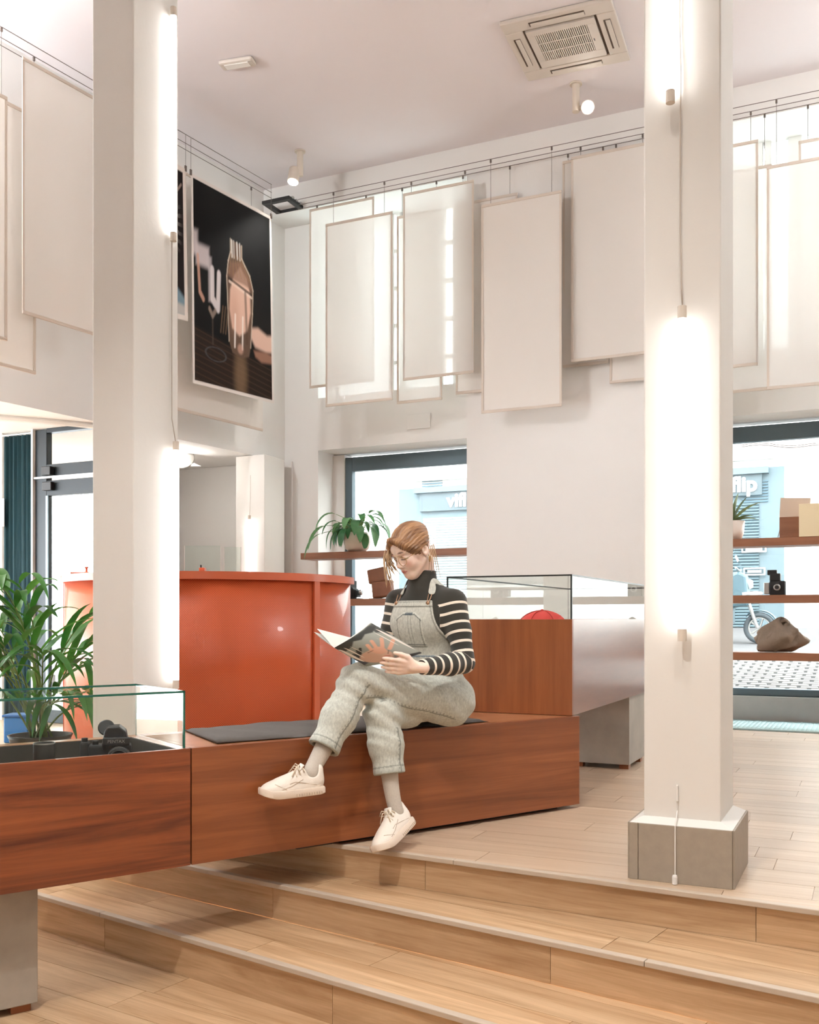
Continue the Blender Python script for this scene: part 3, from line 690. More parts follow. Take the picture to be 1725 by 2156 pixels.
# street wall outside the glazed door (seen overexposed)
# ------------------------------------------------------------------ wires, blinds and posters along the two walls
ZW = 5.37
VW = (-.98, -.86, -.77); VWB = (.62, .50, .41)
pr = dp(598, 437, 10.62)
ring = thing('wire_bracket', 'black square metal bracket under the ceiling where the wires meet', 'bracket', T(pr.x, pr.y, pr.z, THA))
s0, s1 = .17, .115
for a in ((-s0, s0, -s0, -s1), (-s0, s0, s1, s0), (-s0, -s1, -s1, s1), (s1, s0, -s1, s1)): MB().box(*a, 0, .035).build('bar', M_BLACK, ring, bevel=.003)
for i in range(3):
    MB().box(-s0 - .012, -s0 + .03, -.11 + i * .08, -.08 + i * .08, .028, .05).build('clamp', M_METAL, ring); MB().box(s0 - .03, s0 + .012, -.11 + i * .08, -.08 + i * .08, .028, .05).build('clamp', M_METAL, ring)
MB().tube([(-s0 + .02, s0 - .02, .03), (-s0 + .02, s0 - .02, ZC - pr.z)], .004, 6).build('hanger', M_WIRE, ring)
names = ('nearest', 'middle', 'innermost')
for i in range(3):
    q = FA.inverted() @ pr
    o = MB().tube([FA @ Vector((uA(628, VW[i]), VW[i], ZW)), FA @ Vector((3.4, VW[i], ZW))], .0032, 6).build('hanging_wire', M_WIRE)
    tag(o, f'{names[i]} of three taut steel wires strung above the window blinds', 'wire', 'wires along the window wall')
    o = MB().tube([FB @ Vector((uB(572, VWB[i]), VWB[i], ZW)), FB @ Vector((8, VWB[i], ZW))], .0032, 6).build('hanging_wire', M_WIRE)
    tag(o, f'{names[i]} of three taut steel wires strung above the posters', 'wire', 'wires along the poster wall')
M_SHEER = fabric_sheer('sheer_blind', srgb(238, 233, 228), .42, .08)
M_SHEER2 = fabric_sheer('dense_blind', srgb(238, 232, 225), .2, .02)
M_HEM = fabric_sheer('blind_hem', srgb(232, 220, 208), .25)
def blind(side, label, x0, x1, ytop, ybot, wire, m=None, group=None, bend=.0):
    """fabric panel between two photo columns; top/bottom given at its left edge"""
    v = (VW if side == 'A' else VWB)[wire]; fr = FA if side == 'A' else FB; U = uA if side == 'A' else uB; Zf = zA if side == 'A' else zB
    u0, u1 = U(x0, v), U(x1, v); zt_, zb_ = Zf(x0, ytop, v), Zf(x0, ybot, v)
    if u1 < u0: u0, u1 = u1, u0
    zt_ = min(zt_, ZW - .02)
    b_ = thing('fabric_blind', label, 'blind', fr @ Matrix.Translation((u0, v, zb_)), group or ('fabric blinds along the window wall' if side == 'A' else 'fabric blinds along the poster wall'))
    Wd, Hd = u1 - u0, zt_ - zb_; nu, nv = 10, 14; vs = []
    rnd = random.Random(label); ph = rnd.random() * 6
    for j in range(nv + 1):
        for i in range(nu + 1):
            a, c = i / nu, j / nv
            vs.append((a * Wd, .006 * math.sin(a * 5 + ph) * (1 - c) + bend * (1 - c) ** 4 * .05, c * Hd))
    MB().add(vs, [(j * (nu + 1) + i, j * (nu + 1) + i + 1, (j + 1) * (nu + 1) + i + 1, (j + 1) * (nu + 1) + i) for j in range(nv) for i in range(nu)]).build('fabric', m or M_SHEER, b_, smooth=True)
    for z in (0, Hd - .028): MB().box(-.001, Wd + .001, -.006, .007, z, z + .028).build('hem', M_HEM, b_, bevel=.004)
    for a in (0, Wd - .02): MB().box(a, a + .02, -.0035, .0035, .03, Hd - .03).build('side_hem', M_HEM, b_)
    for a in (.12, .88): 
        MB().tube([(Wd * a, 0, Hd), (Wd * a, 0, ZW - zb_ - .006)], .002, 5).build('cord', M_WIRE, b_)
        MB().box(Wd * a - .008, Wd * a + .008, -.006, .006, ZW - zb_ - .034, ZW - zb_ - .005).build('clip', M_WIRE, b_)
    return b_
blind('A', 'narrow white blind nearest the room corner, mostly behind a lower one', 652, 788, 441, 818, 2)
blind('A', 'low hung sheer blind with daylight glowing through, beside the room corner', 686, 827, 472, 857, 0)
blind('A', 'slim blind tucked behind two others, its hem showing above the lintel', 836, 931, 456, 851, 2)
blind('A', 'tall sheer blind over the narrow clear pane, left of the pier', 849, 998, 408, 802, 1)
blind('A', 'blind hidden behind the longest one, showing only its lower left hem', 960, 1090, 430, 831, 2, M_SHEER2)
blind('A', 'longest blind hanging flat in front of the broad pier', 1014, 1183, 432, 871, 0, M_SHEER2)
blind('A', 'blind on the pier showing a short hem step below its wider neighbour', 1185, 1282, 340, 775, 2, M_SHEER2)
blind('A', 'wide high blind on the pier next to the plinthed column', 1203, 1375, 331, 763, 1, M_SHEER2)
blind('A', 'blind on the pier with the low hem beside the plinthed column', 1284, 1400, 360, 808, 2, M_SHEER2)
blind('A', 'sheer blind just past the plinthed column with a raised hem', 1470, 1597, 318, 782, 1)
blind('A', 'sheer blind seen in the gap behind two others past the plinthed column', 1500, 1626, 368, 832, 2)
blind('A', 'big sheer blind past the plinthed column with a thin bright pane behind', 1615, 1790, 350, 821, 0)
blind('A', 'highest sheer blind at the edge of the far window', 1682, 1850, 297, 760, 2)
blind('B', 'narrow cream blind at the very edge of the poster wall', -90, 15, 150, 690, 0, M_SHEER2)
blind('B', 'large cream blind beside the lamp column on the poster wall', 47, 235, 118, 660, 1, M_SHEER2)
blind('B', 'lowest cream blind on the poster wall, below its neighbours', -60, 75, 175, 755, 2, M_SHEER2)
blind('B', 'pale sheet hanging behind the large dark poster', 330, 553, 330, 853, 2, M_SHEER2)

# posters: flat prints painted onto fine grids
def smooth(e0, e1, x): t = np.clip((x - e0) / (e1 - e0 + 1e-9), 0, 1); return t * t * (3 - 2 * t)
def lin(c): c = np.array(c) / 255.; return np.where(c <= .04045, c / 12.92, ((c + .055) / 1.055) ** 2.4)
def paint(img, mask, col, a=1.0): return img + (lin(col) - img) * (mask * a)[..., None]
def seg(U, V, x0, y0, x1, y1):
    dx, dy = x1 - x0, y1 - y0; t = np.clip(((U - x0) * dx + (V - y0) * dy) / (dx * dx + dy * dy + 1e-9), 0, 1)
    return np.hypot(U - x0 - t * dx, V - y0 - t * dy)
def poly_mask(U, V, pts, soft=.004):
    inside = np.zeros(U.shape, bool); n = len(pts); dist = np.full(U.shape, 9.)
    for i in range(n):
        (x0, y0), (x1, y1) = pts[i], pts[(i + 1) % n]
        c = ((y0 > V) != (y1 > V)) & (U < (x1 - x0) * (V - y0) / (y1 - y0 + 1e-12) + x0); inside ^= c
        dist = np.minimum(dist, seg(U, V, x0, y0, x1, y1))
    return smooth(-soft, soft, np.where(inside, dist, -dist))
M_PRINT = vcol('printed_sheet', .75, spec=.15)
def print_sheet(name, corners, fn, nu, nv, parent, frame=None, thick=0, curl=None, m=None):
    """corners: BL, BR, TR, TL; fn(U, V) -> linear rgb"""
    BLc, BRc, TRc, TLc = [np.array(c, float) for c in corners]
    uu, vv = np.meshgrid(np.linspace(0, 1, nu + 1), np.linspace(0, 1, nv + 1))
    P = (BLc * ((1 - uu) * (1 - vv))[..., None] + BRc * (uu * (1 - vv))[..., None] + TRc * (uu * vv)[..., None] + TLc * ((1 - uu) * vv)[..., None])
    if curl is not None: P = P + curl(uu, vv)
    idx = np.arange((nu + 1) * (nv + 1)).reshape(nv + 1, nu + 1)
    fs = np.stack([idx[:-1, :-1], idx[:-1, 1:], idx[1:, 1:], idx[1:, :-1]], -1).reshape(-1, 4)
    me = bpy.data.meshes.new(name); me.from_pydata(P.reshape(-1, 3).tolist(), [], fs.tolist()); me.materials.append(m or M_PRINT)
    col = me.color_attributes.new('Col', 'FLOAT_COLOR', 'POINT'); rgb = np.clip(fn(uu, vv), 0, 1).reshape(-1, 3)
    col.data.foreach_set('color', np.concatenate([rgb, np.ones((len(rgb), 1))], 1).astype(np.float32).ravel())
    me.polygons.foreach_set('use_smooth', [True] * len(me.polygons)); me.update()
    o = put(name, me, parent, frame); return o
def bottle_print(U, V):
    rs = np.random.RandomState(3); img = np.ones(U.shape + (3,)) * lin((12, 12, 12))
    img = paint(img, smooth(.62, .30, V) * smooth(.2, 1.1, U), (40, 36, 33), .6)
    tbl = smooth(.30, .25, V + .10 * U); img = paint(img, tbl, (44, 33, 26), .95)                                     # table
    for k in range(9):
        y = .27 - .10 * 0 - k * .03; img = paint(img, smooth(.006, .0, np.abs(V + .10 * U - y)), (92, 70, 54), .35)
    img = paint(img, smooth(.10, .02, np.hypot((U - .57) * .8, (V - .10) * .45)), (150, 120, 92), .55)               # reflection on the table
    # blurred window shapes on the left
    for (a, b, c, d, s_, al) in ((.0, .62, .07, .74, .02, .85), (.05, .58, .20, .68, .02, .85), (.19, .42, .23, .64, .012, .55)):
        m_ = smooth(-s_, s_, np.minimum(np.minimum(U - a, c - U), np.minimum(V - b, d - V))); img = paint(img, m_, (214, 203, 205), al)
    ushape = np.minimum(seg(U, V, .235, .58, .235, .44), np.minimum(seg(U, V, .235, .44, .30, .40), seg(U, V, .30, .40, .315, .57)))
    img = paint(img, smooth(.03, .015, ushape), (222, 214, 214), .9)
    img = paint(img, smooth(.02, .008, np.minimum(seg(U, V, .07, .62, .09, .45), seg(U, V, .09, .45, .13, .42))), (205, 160, 140), .8)
    # hand at the right
    hand = poly_mask(U, V, [(.70, .36), (.80, .375), (.92, .35), (1.0, .36), (1.0, .27), (.9, .26), (.76, .27), (.71, .31)], .015); img = paint(img, hand, (226, 190, 172), .95)
    img = paint(img, poly_mask(U, V, [(.74, .25), (.9, .26), (1, .25), (1, .21), (.84, .20), (.76, .22)], .012), (160, 118, 98), .9)
    # bottle
    body = poly_mask(U, V, [(.43, .26), (.47, .205), (.58, .19), (.68, .21), (.70, .26), (.73, .44), (.74, .56), (.70, .63), (.64, .67), (.60, .70), (.60, .765), (.46, .775), (.46, .71), (.43, .66), (.41, .58), (.42, .42)], .006)
    img = paint(img, body, (104, 82, 68), .95)
    face = poly_mask(U, V, [(.45, .52), (.50, .60), (.58, .655), (.66, .61), (.70, .54), (.705, .44), (.66, .34), (.56, .30), (.47, .33), (.44, .42)], .012); img = paint(img, face, (228, 190, 170), .95)
    img = paint(img, smooth(.011, .004, seg(U, V, .43, .575, .72, .535)), (60, 48, 40), .8)                             # water line
    img = paint(img, smooth(.010, .004, seg(U, V, .44, .56, .72, .52)), (236, 214, 198), .7)
    img = paint(img, smooth(.020, .008, seg(U, V, .64, .53, .655, .28)), (86, 66, 54), .6)                             # dark edge in the bottle
    img = paint(img, smooth(.10, .0, np.hypot(U - .50, (V - .42) * .6)), (196, 148, 126), .45); img = paint(img, poly_mask(U, V, [(.42, .60), (.46, .66), (.60, .68), (.70, .62), (.73, .56), (.62, .57), (.5, .575)], .012), (134, 100, 82), .75)
    for a in (.49, .585): img = paint(img, smooth(.014, .004, seg(U, V, a + .02, .40, a + .01, .24)), (250, 240, 232), .8)
    for a, c in ((.475, .9), (.50, .5), (.54, .9), (.575, .6)): img = paint(img, smooth(.011, .003, seg(U, V, a, .77, a + .004, .69)), (226, 222, 214), c)
    ol = [(.43, .26), (.42, .42), (.41, .58), (.43, .66), (.46, .71), (.46, .775)]; orr = [(.70, .26), (.73, .44), (.74, .56), (.70, .63), (.64, .67), (.60, .70), (.60, .765)]
    for pl_ in (ol, orr):
        for (x0, y0), (x1, y1) in zip(pl_[:-1], pl_[1:]): img = paint(img, smooth(.009, .003, seg(U, V, x0, y0, x1, y1)), (206, 190, 170), .7)
    for k in range(6): img = paint(img, smooth(.007, .002, seg(U, V, .47 + k * .022, .70, .44 + k * .05, .60)), (150, 118, 80), .5)
    img = paint(img, smooth(.05, .02, np.hypot(U - .57, (V - .235) * 1.4)), (216, 170, 150), .6)
    # glass stem, left
    img = paint(img, smooth(.012, .004, seg(U, V, .235, .36, .235, .22)), (92, 80, 70), .5); img = paint(img, smooth(.02, .006, np.minimum(seg(U, V, .20, .385, .235, .355), seg(U, V, .27, .385, .235, .355))), (170, 150, 136), .6)
    img = paint(img, smooth(.016, .004, np.abs(np.hypot(U - .27, (V - .17) * 3.6) - .12)), (90, 90, 92), .5)
    for a in (.33, .36, .39): img = paint(img, smooth(.01, .003, seg(U, V, a + .03, .42, a, .29)), (128, 102, 80), .5)
    fr_ = np.minimum(np.minimum(U, 1 - U) * 1.0, np.minimum(V, 1 - V) * 1.5); return paint(img, smooth(.026, .022, fr_), (234, 226, 220))
def spark_print(U, V):
    img = np.ones(U.shape + (3,)) * lin((30, 22, 22))
    ang = np.arctan2(V - .60, U - .35); r = np.hypot(U - .35, (V - .60) * 1.6)
    img = paint(img, (np.sin(ang * 60) > .2) * smooth(.62, .3, r) * smooth(.08, .2, r), (206, 198, 190), .8)
    img = paint(img, poly_mask(U, V, [(0, 0), (1, 0), (1, .12), (.6, .32), (0, .42)], .02), (126, 152, 166), .9)
    img = paint(img, poly_mask(U, V, [(0, .03), (1, .03), (1, .09), (.5, .14), (0, .2)], .02), (196, 190, 184), .9)
    img = paint(img, smooth(.014, .006, np.abs(seg(U, V, .82, .80, .92, .88))), (160, 140, 130), .8)
    fr_ = np.minimum(np.minimum(U, 1 - U), np.minimum(V, 1 - V) * 1.5); return paint(img, smooth(.055, .05, fr_), (230, 220, 212))
def bpt3(x, y, v): return (uB(x, v), v, zB(x, y, v))
def poster(label, c4, fn, v, nu, nv):
    # c4: BL, BR, TR, TL in photo pixels at the wire's distance
    po = thing('poster', label, 'poster', FB, 'posters hanging on the poster wall')
    C = [bpt3(x, y, v) for x, y in c4]
    print_sheet('print', C, fn, nu, nv, po)
    off = .003; B = [(a, b - off, c) for a, b, c in C]
    MB().add(B, [(0, 1, 2, 3)]).build('backing', M_WHITE, po)
    for a in (3, 2):
        MB().tube([C[a], (C[a][0], C[a][1], ZW - .006)], .002, 5).build('cord', M_WIRE, po); MB().box(C[a][0] - .01, C[a][0] + .01, v - .006, v + .006, C[a][2] - .02, C[a][2] + .03).build('clip', M_WIRE, po)
    return po
poster('large black poster with a clear bottle and a hand, above the alcove', [(406, 806), (577, 850), (571, 456), (402, 364)], bottle_print, VWB[0], 150, 260)
poster('dark poster with radiating white lines, half hidden by the lamp column', [(255, 636), (396, 677), (391, 356), (252, 272)], spark_print, VWB[0], 110, 170)

# ------------------------------------------------------------------ ceiling fittings
hC = ZC - H
def cp(x, y, dz=0): return gp(x, y, ZC - dz)
P1, P2, P3, P4 = cp(1101, 62.6), cp(1141, 133), cp(1281.7, 100.9), cp(1253, 30.4)
cc = (P1 + P2 + P3 + P4) / 4; angc = math.atan2((P4 - P1 + P3 - P2).y, (P4 - P1 + P3 - P2).x); s_ = ((P4 - P1).length + (P2 - P1).length) / 2
ac = thing('air_conditioner', 'square cream ceiling air conditioner with slatted grille', 'air conditioner', Matrix.Translation((cc.x, cc.y, ZC)) @ Matrix.Rotation(angc, 4, 'Z'))
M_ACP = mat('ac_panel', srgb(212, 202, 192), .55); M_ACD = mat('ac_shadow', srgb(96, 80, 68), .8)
ho = s_ * .80; hi = s_ / 2
for a in ((-ho, ho, -ho, -hi - .02), (-ho, ho, hi + .02, ho), (-ho, -hi - .02, -hi - .02, hi + .02), (hi + .02, ho, -hi - .02, hi + .02)): MB().box(*a, -.035, -.002).build('panel', M_ACP, ac, bevel=.008)
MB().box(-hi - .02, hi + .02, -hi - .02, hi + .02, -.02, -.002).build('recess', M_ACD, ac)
for a in ((-hi, hi, -hi, -hi + .07), (-hi, hi, hi - .10, hi), (-hi, -hi + .06, -hi + .07, hi - .10), (hi - .07, hi, -hi + .07, hi - .10)): MB().box(*a, -.04, -.006).build('grille_frame', M_ACP, ac, bevel=.002)
gx0, gx1, gy0, gy1 = -hi + .06, hi - .07, -hi + .07, hi - .10; ns = 26
sl = MB().box(-.0045, .0045, gy0, gy1, -.038, -.016).data('slat', M_ACP)
for i in range(ns): o = put('slat', sl, ac); o.location = (gx0 + (i + .5) * (gx1 - gx0) / ns, 0, 0)
for a in (.33, .66): MB().box(gx0, gx1, gy0 + (gy1 - gy0) * a - .004, gy0 + (gy1 - gy0) * a + .004, -.041, -.036).build('slat', M_ACP, ac)
for (a, b, c, d) in ((-hi * .8, hi * .8, hi + .06, ho - .05), (-hi * .8, hi * .8, -ho + .05, -hi - .06), (-ho + .05, -hi - .06, -hi * .75, hi * .75), (hi + .06, ho - .05, -hi * .75, hi * .75)):
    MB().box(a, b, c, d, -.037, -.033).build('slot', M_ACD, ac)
    k = .012; MB().box(a + k * (b - a > d - c) + (0 if b - a > d - c else .016), b - .003, c + (.014 if b - a > d - c else .003), d - .003, -.044, -.036).build('louvre', M_ACP, ac, bevel=.002)
MB().box(hi - .055, hi - .048, .0, .03, -.043, -.039).build('indicator', M_BLACK, ac)
e0 = cp(500, 128); ed = (cp(540, 121) - cp(458, 134)); ea = math.atan2(ed.y, ed.x)
em = thing('emergency_light', 'slim rounded emergency light fixed flat on the ceiling', 'light', Matrix.Translation((e0.x, e0.y, ZC)) @ Matrix.Rotation(ea, 4, 'Z'))
MB().box(-.155, .155, -.06, .06, -.04, -.001).build('housing', M_ACP, em, bevel=.03); MB().box(-.11, .11, -.035, .035, -.046, -.036).build('diffuser', M_WHITE, em, bevel=.01)
def spot_lamp(label, base, aim, face=True, head_off=(-.06, 0, -.24), power=60):
    t = thing('spot_lamp', label, 'lamp', Matrix.Translation(base), 'ceiling spot lamps')
    MB().lathe([(.055, -.012), (.055, -.001)], 20).build('ceiling_plate', M_CREAM, t, auto=True)
    MB().lathe([(.032, -.25), (.032, -.012)], 18).build('stem', M_CREAM, t, auto=True)
    d = Vector(aim).normalized(); rot = d.to_track_quat('-Z', 'Y').to_matrix().to_4x4(); Mh = Matrix.Translation(head_off) @ rot
    MB().lathe([(.05, -.085), (.058, -.08), (.058, .06), (.05, .066)], 24, M=Mh).build('head', M_CREAM, t, auto=True)
    MB().lathe([(.049, -.09), (.049, -.086)], 24, M=Mh).build('lit_face', M_LAMPFACE, t)
    MB().tube([(0, 0, -.22), head_off], .02, 10).build('joint', M_CREAM, t)
    l = bpy.data.lights.new('lamp_light', 'SPOT'); l.energy = power; l.color = WARM; l.spot_size = R(80); l.spot_blend = .7; l.shadow_soft_size = .05
    o = bpy.data.objects.new('lamp_light', l); COL.objects.link(o); o.parent = t; o.matrix_local = Mh @ Matrix.Translation((0, 0, -.1))
    return t
spot_lamp('white ceiling spot lamp near the room corner, head tipped down', cp(632, 318), (-.12, -.25, -1), power=60)
b2_ = cp(1213, 176); hp = dp(1238, 226, b2_.y + .0)
spot_lamp('bright ceiling spot lamp shining at the viewer below the air conditioner', b2_, (Vector((0, 0, H)) - hp), head_off=tuple(hp - b2_), power=35)
# ------------------------------------------------------------------ shelves in the windows
VS0, VS1 = -.66, -.38
zs = [zA(1551, 1134.5, VS0), zA(1551, 1253.4, VS0), zA(1551, 1373.4, VS0)]
us0 = uA(633, VS0)
lv = ('top', 'middle', 'lowest')
for i, z in enumerate(zs):
    o = MB().box(us0, uP0 - .002, VS0, VS1, z - .07, z).build('wooden_shelf', M_SHELF, frame=FA, bevel=.002)
    tag(o, f'{lv[i]} brown wooden shelf across the window beside the woman', 'shelf', 'shelves in the window behind the woman')
    o = MB().box(uP1 + .002, 2.55, VS0, VS1, z - .07, z).build('wooden_shelf', M_SHELF, frame=FA, bevel=.002)
    tag(o, f'{lv[i]} brown wooden shelf across the far window past the column', 'shelf', 'shelves in the far window')
def on_shelf(x, i, v=-.5): u = uA(x, v); return FA @ Matrix.Translation((u, v, zs[i] + .0005))
GAM = -THA
# leaves
def leaf_mb(base, tip_dir, length, width, droop, n=8, fold=.25, sweep=0.):
    """a blade that leaves base along tip_dir and bends down"""
    p = Vector(base); d = Vector(tip_dir).normalized(); L, Cc, Rr = [], [], []
    for i in range(n + 1):
        t = i / n; wd = width * (math.sin(math.pi * min(1, t ** .75)) ** .8) if 0 < i < n else .0006
        side = d.cross(Vector((0, 0, 1))); side = side.normalized() if side.length > 1e-3 else Vector((1, 0, 0)); nrm = side.cross(d)
        L.append(p - side * wd / 2 + nrm * wd * fold * .5); Cc.append(p.copy()); Rr.append(p + side * wd / 2 + nrm * wd * fold * .5)
        p = p + d * (length / n); d = (d + Vector((0, 0, -droop / n)) + side * sweep / n).normalized()
    m = MB(); vs = L + Cc + Rr; k = n + 1
    m.add(vs, [(i, i + 1, k + i + 1, k + i) for i in range(n)] + [(k + i, k + i + 1, 2 * k + i + 1, 2 * k + i) for i in range(n)]); return m, p
def leaf_mat(name, c1, c2):
    q = NT(name); b = q.b; b.inputs['Roughness'].default_value = .42; tc = q.n('ShaderNodeTexCoord'); ns = q.n('ShaderNodeTexNoise', Scale=9.0, Detail=3.0); q.l(tc, 'Object', ns, 'Vector')
    oi = q.n('ShaderNodeObjectInfo'); ad = q.n('ShaderNodeMath', operation='ADD'); q.l(ns, 'Fac', ad, 0); q.l(oi, 'Random', ad, 1); sb = q.n('ShaderNodeMath', operation='MULTIPLY_ADD'); q.l(ad, 0, sb, 0); sb.inputs[1].default_value = .8; sb.inputs[2].default_value = -.3
    mx = q.n('ShaderNodeMix', data_type='RGBA'); q.l(sb, 0, mx, 'Factor')
    for s_ in mx.inputs:
        if s_.type == 'RGBA' and s_.name == 'A': s_.default_value = c1
        if s_.type == 'RGBA' and s_.name == 'B': s_.default_value = c2
    co = [o for o in mx.outputs if o.type == 'RGBA'][0]; q.t.links.new(co, b.inputs['Base Color'])
    tl = q.n('ShaderNodeBsdfTranslucent'); q.t.links.new(co, tl.inputs[0]); ms = q.n('ShaderNodeMixShader'); ms.inputs[0].default_value = .3
    q.l(b, 0, ms, 1); q.l(tl, 0, ms, 2); q.l(ms, 0, q.out, 'Surface'); return q.m
M_LEAF = leaf_mat('lily_leaf', srgb(38, 96, 54), srgb(112, 162, 104)); M_PALM = leaf_mat('palm_leaf', srgb(24, 84, 30), srgb(88, 148, 58)); M_STEM = mat('plant_stem', srgb(110, 130, 66), .6)
M_RUBBER = leaf_mat('broad_leaf', srgb(60, 84, 44), srgb(140, 150, 96))
M_POT = mat('white_ceramic', srgb(226, 212, 200), .35)
# peace lily
fr = on_shelf(752, 0, -.52)
pl = thing('potted_plant', 'drooping green leafy plant in a round white pot on the top shelf', 'potted plant', fr)
MB().lathe([(.085, 0), (.125, .035), (.145, .10), (.142, .165), (.12, .21), (.112, .21), (.114, .165), (.1, .15)], 28).build('pot', M_POT, pl, smooth=True)
MB().lathe([(.0, .16), (.1, .16)], 24, cap=False).build('soil', mat('soil', srgb(60, 48, 38), .95), pl)
rnd = random.Random(5)
special = [(-.95, -.1, .75, .62, 1.5), (-.7, -.3, 1.3, .55, 1.7), (-.6, -.6, .35, .58, 1.4), (.75, -.5, .75, .42, 1.2), (.6, -.2, 1.2, .46, 1.4), (-.3, -.8, .8, .3, .8)]
for i in range(46):
    if i < len(special): dx, dy, dz, ln, dr = special[i]
    else: a = rnd.uniform(0, 6.28); dx, dy, dz, ln, dr = math.cos(a), math.sin(a) * .9 - .25, rnd.uniform(1.0, 2.6), rnd.uniform(.26, .42), rnd.uniform(1.6, 3.0)
    b0 = Vector((rnd.uniform(-.03, .03), rnd.uniform(-.03, .03), .17)); d = Vector((dx, dy, dz)).normalized()
    pet = [b0]; dd = d.copy()
    for k in range(5): pet.append(pet[-1] + dd * ln * .13); dd = (dd + Vector((0, 0, -.12 * dr))).normalized()
    st_ = MB().tube(pet, .003, 5); o = st_.build('stem', M_STEM, pl, smooth=True)
    lm, _ = leaf_mb(pet[-1], dd, ln * .62, rnd.uniform(.065, .095), dr * 1.6, 8)
    lm.v = [(x, y, max(z, .012 + .02 * abs(math.sin(40 * x))) if y > -.165 else z) for x, y, z in lm.v]; lm.build('leaf', M_LEAF, pl, smooth=True)
# cameras
def camera_box(label, fr, w_, d_, h_, lens_r, kind):
    t = thing('film_camera', label, 'camera', fr)
    if kind == 'folding':
        MB().box(-w_ / 2, w_ / 2, 0, d_, 0, h_).build('body', M_BLACKGRIP, t, bevel=.006)
        MB().box(w_ / 2, w_ / 2 + .09, .02, d_ - .02, .0, .008).build('bed', M_BLACK, t); 
        for k in range(4): MB().box(w_ / 2 + k * .018, w_ / 2 + k * .018 + .01, .02 + k * .004, d_ - .02 - k * .004, .02, h_ * .62 - k * .012).build('bellows', M_BLACK, t)
        MB().lathe([(.03, 0), (.03, .02), (.02, .03)], 18, M=Matrix.Translation((w_ / 2 + .075, d_ / 2, h_ * .36)) @ Matrix.Rotation(R(90), 4, 'Y')).build('lens', M_METAL, t)
        for z in (.25, .5, .78): MB().lathe([(.008, 0), (.008, .006)], 10, M=Matrix.Translation((0 + (.02 if z < .6 else -.01), 0, h_ * z)) @ Matrix.Rotation(R(90), 4, 'X')).build('knob', M_METAL, t)
    else:
        MB().box(-w_ / 2, w_ / 2, 0, d_, 0, h_ * .56).build('body', M_BLACKGRIP, t, bevel=.008); MB().box(-w_ / 2 - .05, -w_ / 2 - .002, .02, d_ - .01, .01, h_ * .5).build('side_grip', M_METAL, t, bevel=.004)
        MB().box(-w_ / 2 + .0, w_ / 2 - .04, .01, d_ - .01, h_ * .56, h_ * .86).build('finder', M_BLACK, t, bevel=.006); MB().box(-w_ / 2 - .02, w_ / 2 - .07, .02, d_ - .02, h_ * .8, h_).build('hood', M_BLACK, t, bevel=.004)
        MB().lathe([(lens_r, 0), (lens_r, .03), (lens_r * .8, .035)], 20, M=Matrix.Translation((0, .0, h_ * .3)) @ Matrix.Rotation(R(90), 4, 'X')).build('lens', M_METAL, t, auto=True)
        MB().lathe([(lens_r * .6, .036), (lens_r * .6, .039)], 16, M=Matrix.Translation((0, .0, h_ * .3)) @ Matrix.Rotation(R(90), 4, 'X')).build('lens_cap', M_BLACK, t)
    return t
camera_box('black folding camera standing on the middle shelf behind the woman', on_shelf(738, 1, -.52) @ Matrix.Translation((-.0, -.07, 0)), .085, .14, .20, .03, 'folding')
camera_box('boxy black film camera with a tall finder on the far middle shelf', on_shelf(1638, 1, -.52) @ Matrix.Translation((0, -.05, 0)), .13, .12, .225, .03, 'box')
# leather case on a wire stand, middle shelf left
M_LEATHER = mat('tan_leather', srgb(128, 80, 52), .5, var=.12, vscale=(14, 14, 14), bump=.15, bscale=160)
lc = thing('leather_case', 'tan leather camera case propped on a wire stand behind the woman', 'case', on_shelf(806, 1, -.5))
MB().prism([(-.10, -.05), (.13, -.05), (.13, .05), (-.10, .05)], .012, .19, M=Matrix.Rotation(R(-6), 4, 'Y')).build('pouch', M_LEATHER, lc, bevel=.02)
MB().prism([(-.125, -.03), (.09, -.03), (.09, .03), (-.125, .03)], .18, .335, M=Matrix.Rotation(R(-10), 4, 'Y')).build('flap', M_LEATHER, lc, bevel=.015)
for y in (-.045, .045): MB().tube([(-.07, y, .16), (-.14, y, .004), (.13, y, .004)], .004, 6).build('stand_wire', M_WIRE, lc)
# right window items
fr = on_shelf(1545, 0, -.52)
pp = thing('potted_plant', 'broad leaved plant in a pale pot at the near end of the far shelf', 'potted plant', fr)
MB().lathe([(.07, 0), (.09, .06), (.1, .17), (.092, .17), (.085, .12)], 24).build('pot', M_POT, pp, smooth=True)
for i, (dx, dz, ln, wd) in enumerate([(.8, .9, .30, .10), (.5, 1.3, .26, .09), (.9, .35, .22, .10), (-.6, 1, .22, .09), (.2, 1.6, .27, .09), (-.2, 1.2, .22, .09), (1, .6, .2, .09)]):
    lm, _ = leaf_mb((0, -.02, .16), (dx, -.15 + .1 * (i % 3), dz), ln, wd, .7, 8); lm.build('leaf', M_RUBBER, pp, smooth=True)
    MB().tube([(0, 0, .12), (dx * .02, -.02, .17)], .006, 6).build('stem', M_STEM, pp)
wbk = thing('wooden_box', 'dark wood box with a beige card on top, far window shelf', 'box', on_shelf(1664, 0, -.52))
MB().box(-.085, .085, -.05, .06, .006, .185).build('box_body', M_SHELF, wbk, bevel=.004); MB().box(-.1, .15, .02, .028, .18, .36, M=Matrix.Rotation(R(3), 4, 'Y')).build('card', mat('kraft_card', srgb(206, 184, 164), .8), wbk)
MB().tube([(-.09, .05, .08), (-.11, .07, .002)], .003, 6).build('stand_wire', M_WIRE, wbk)
M_CARD = mat('cream_card', srgb(232, 214, 178), .8)
o = thing('cream_card_box', 'flat cream card box leaning at the edge of the far top shelf', 'box', on_shelf(1733, 0, -.62))
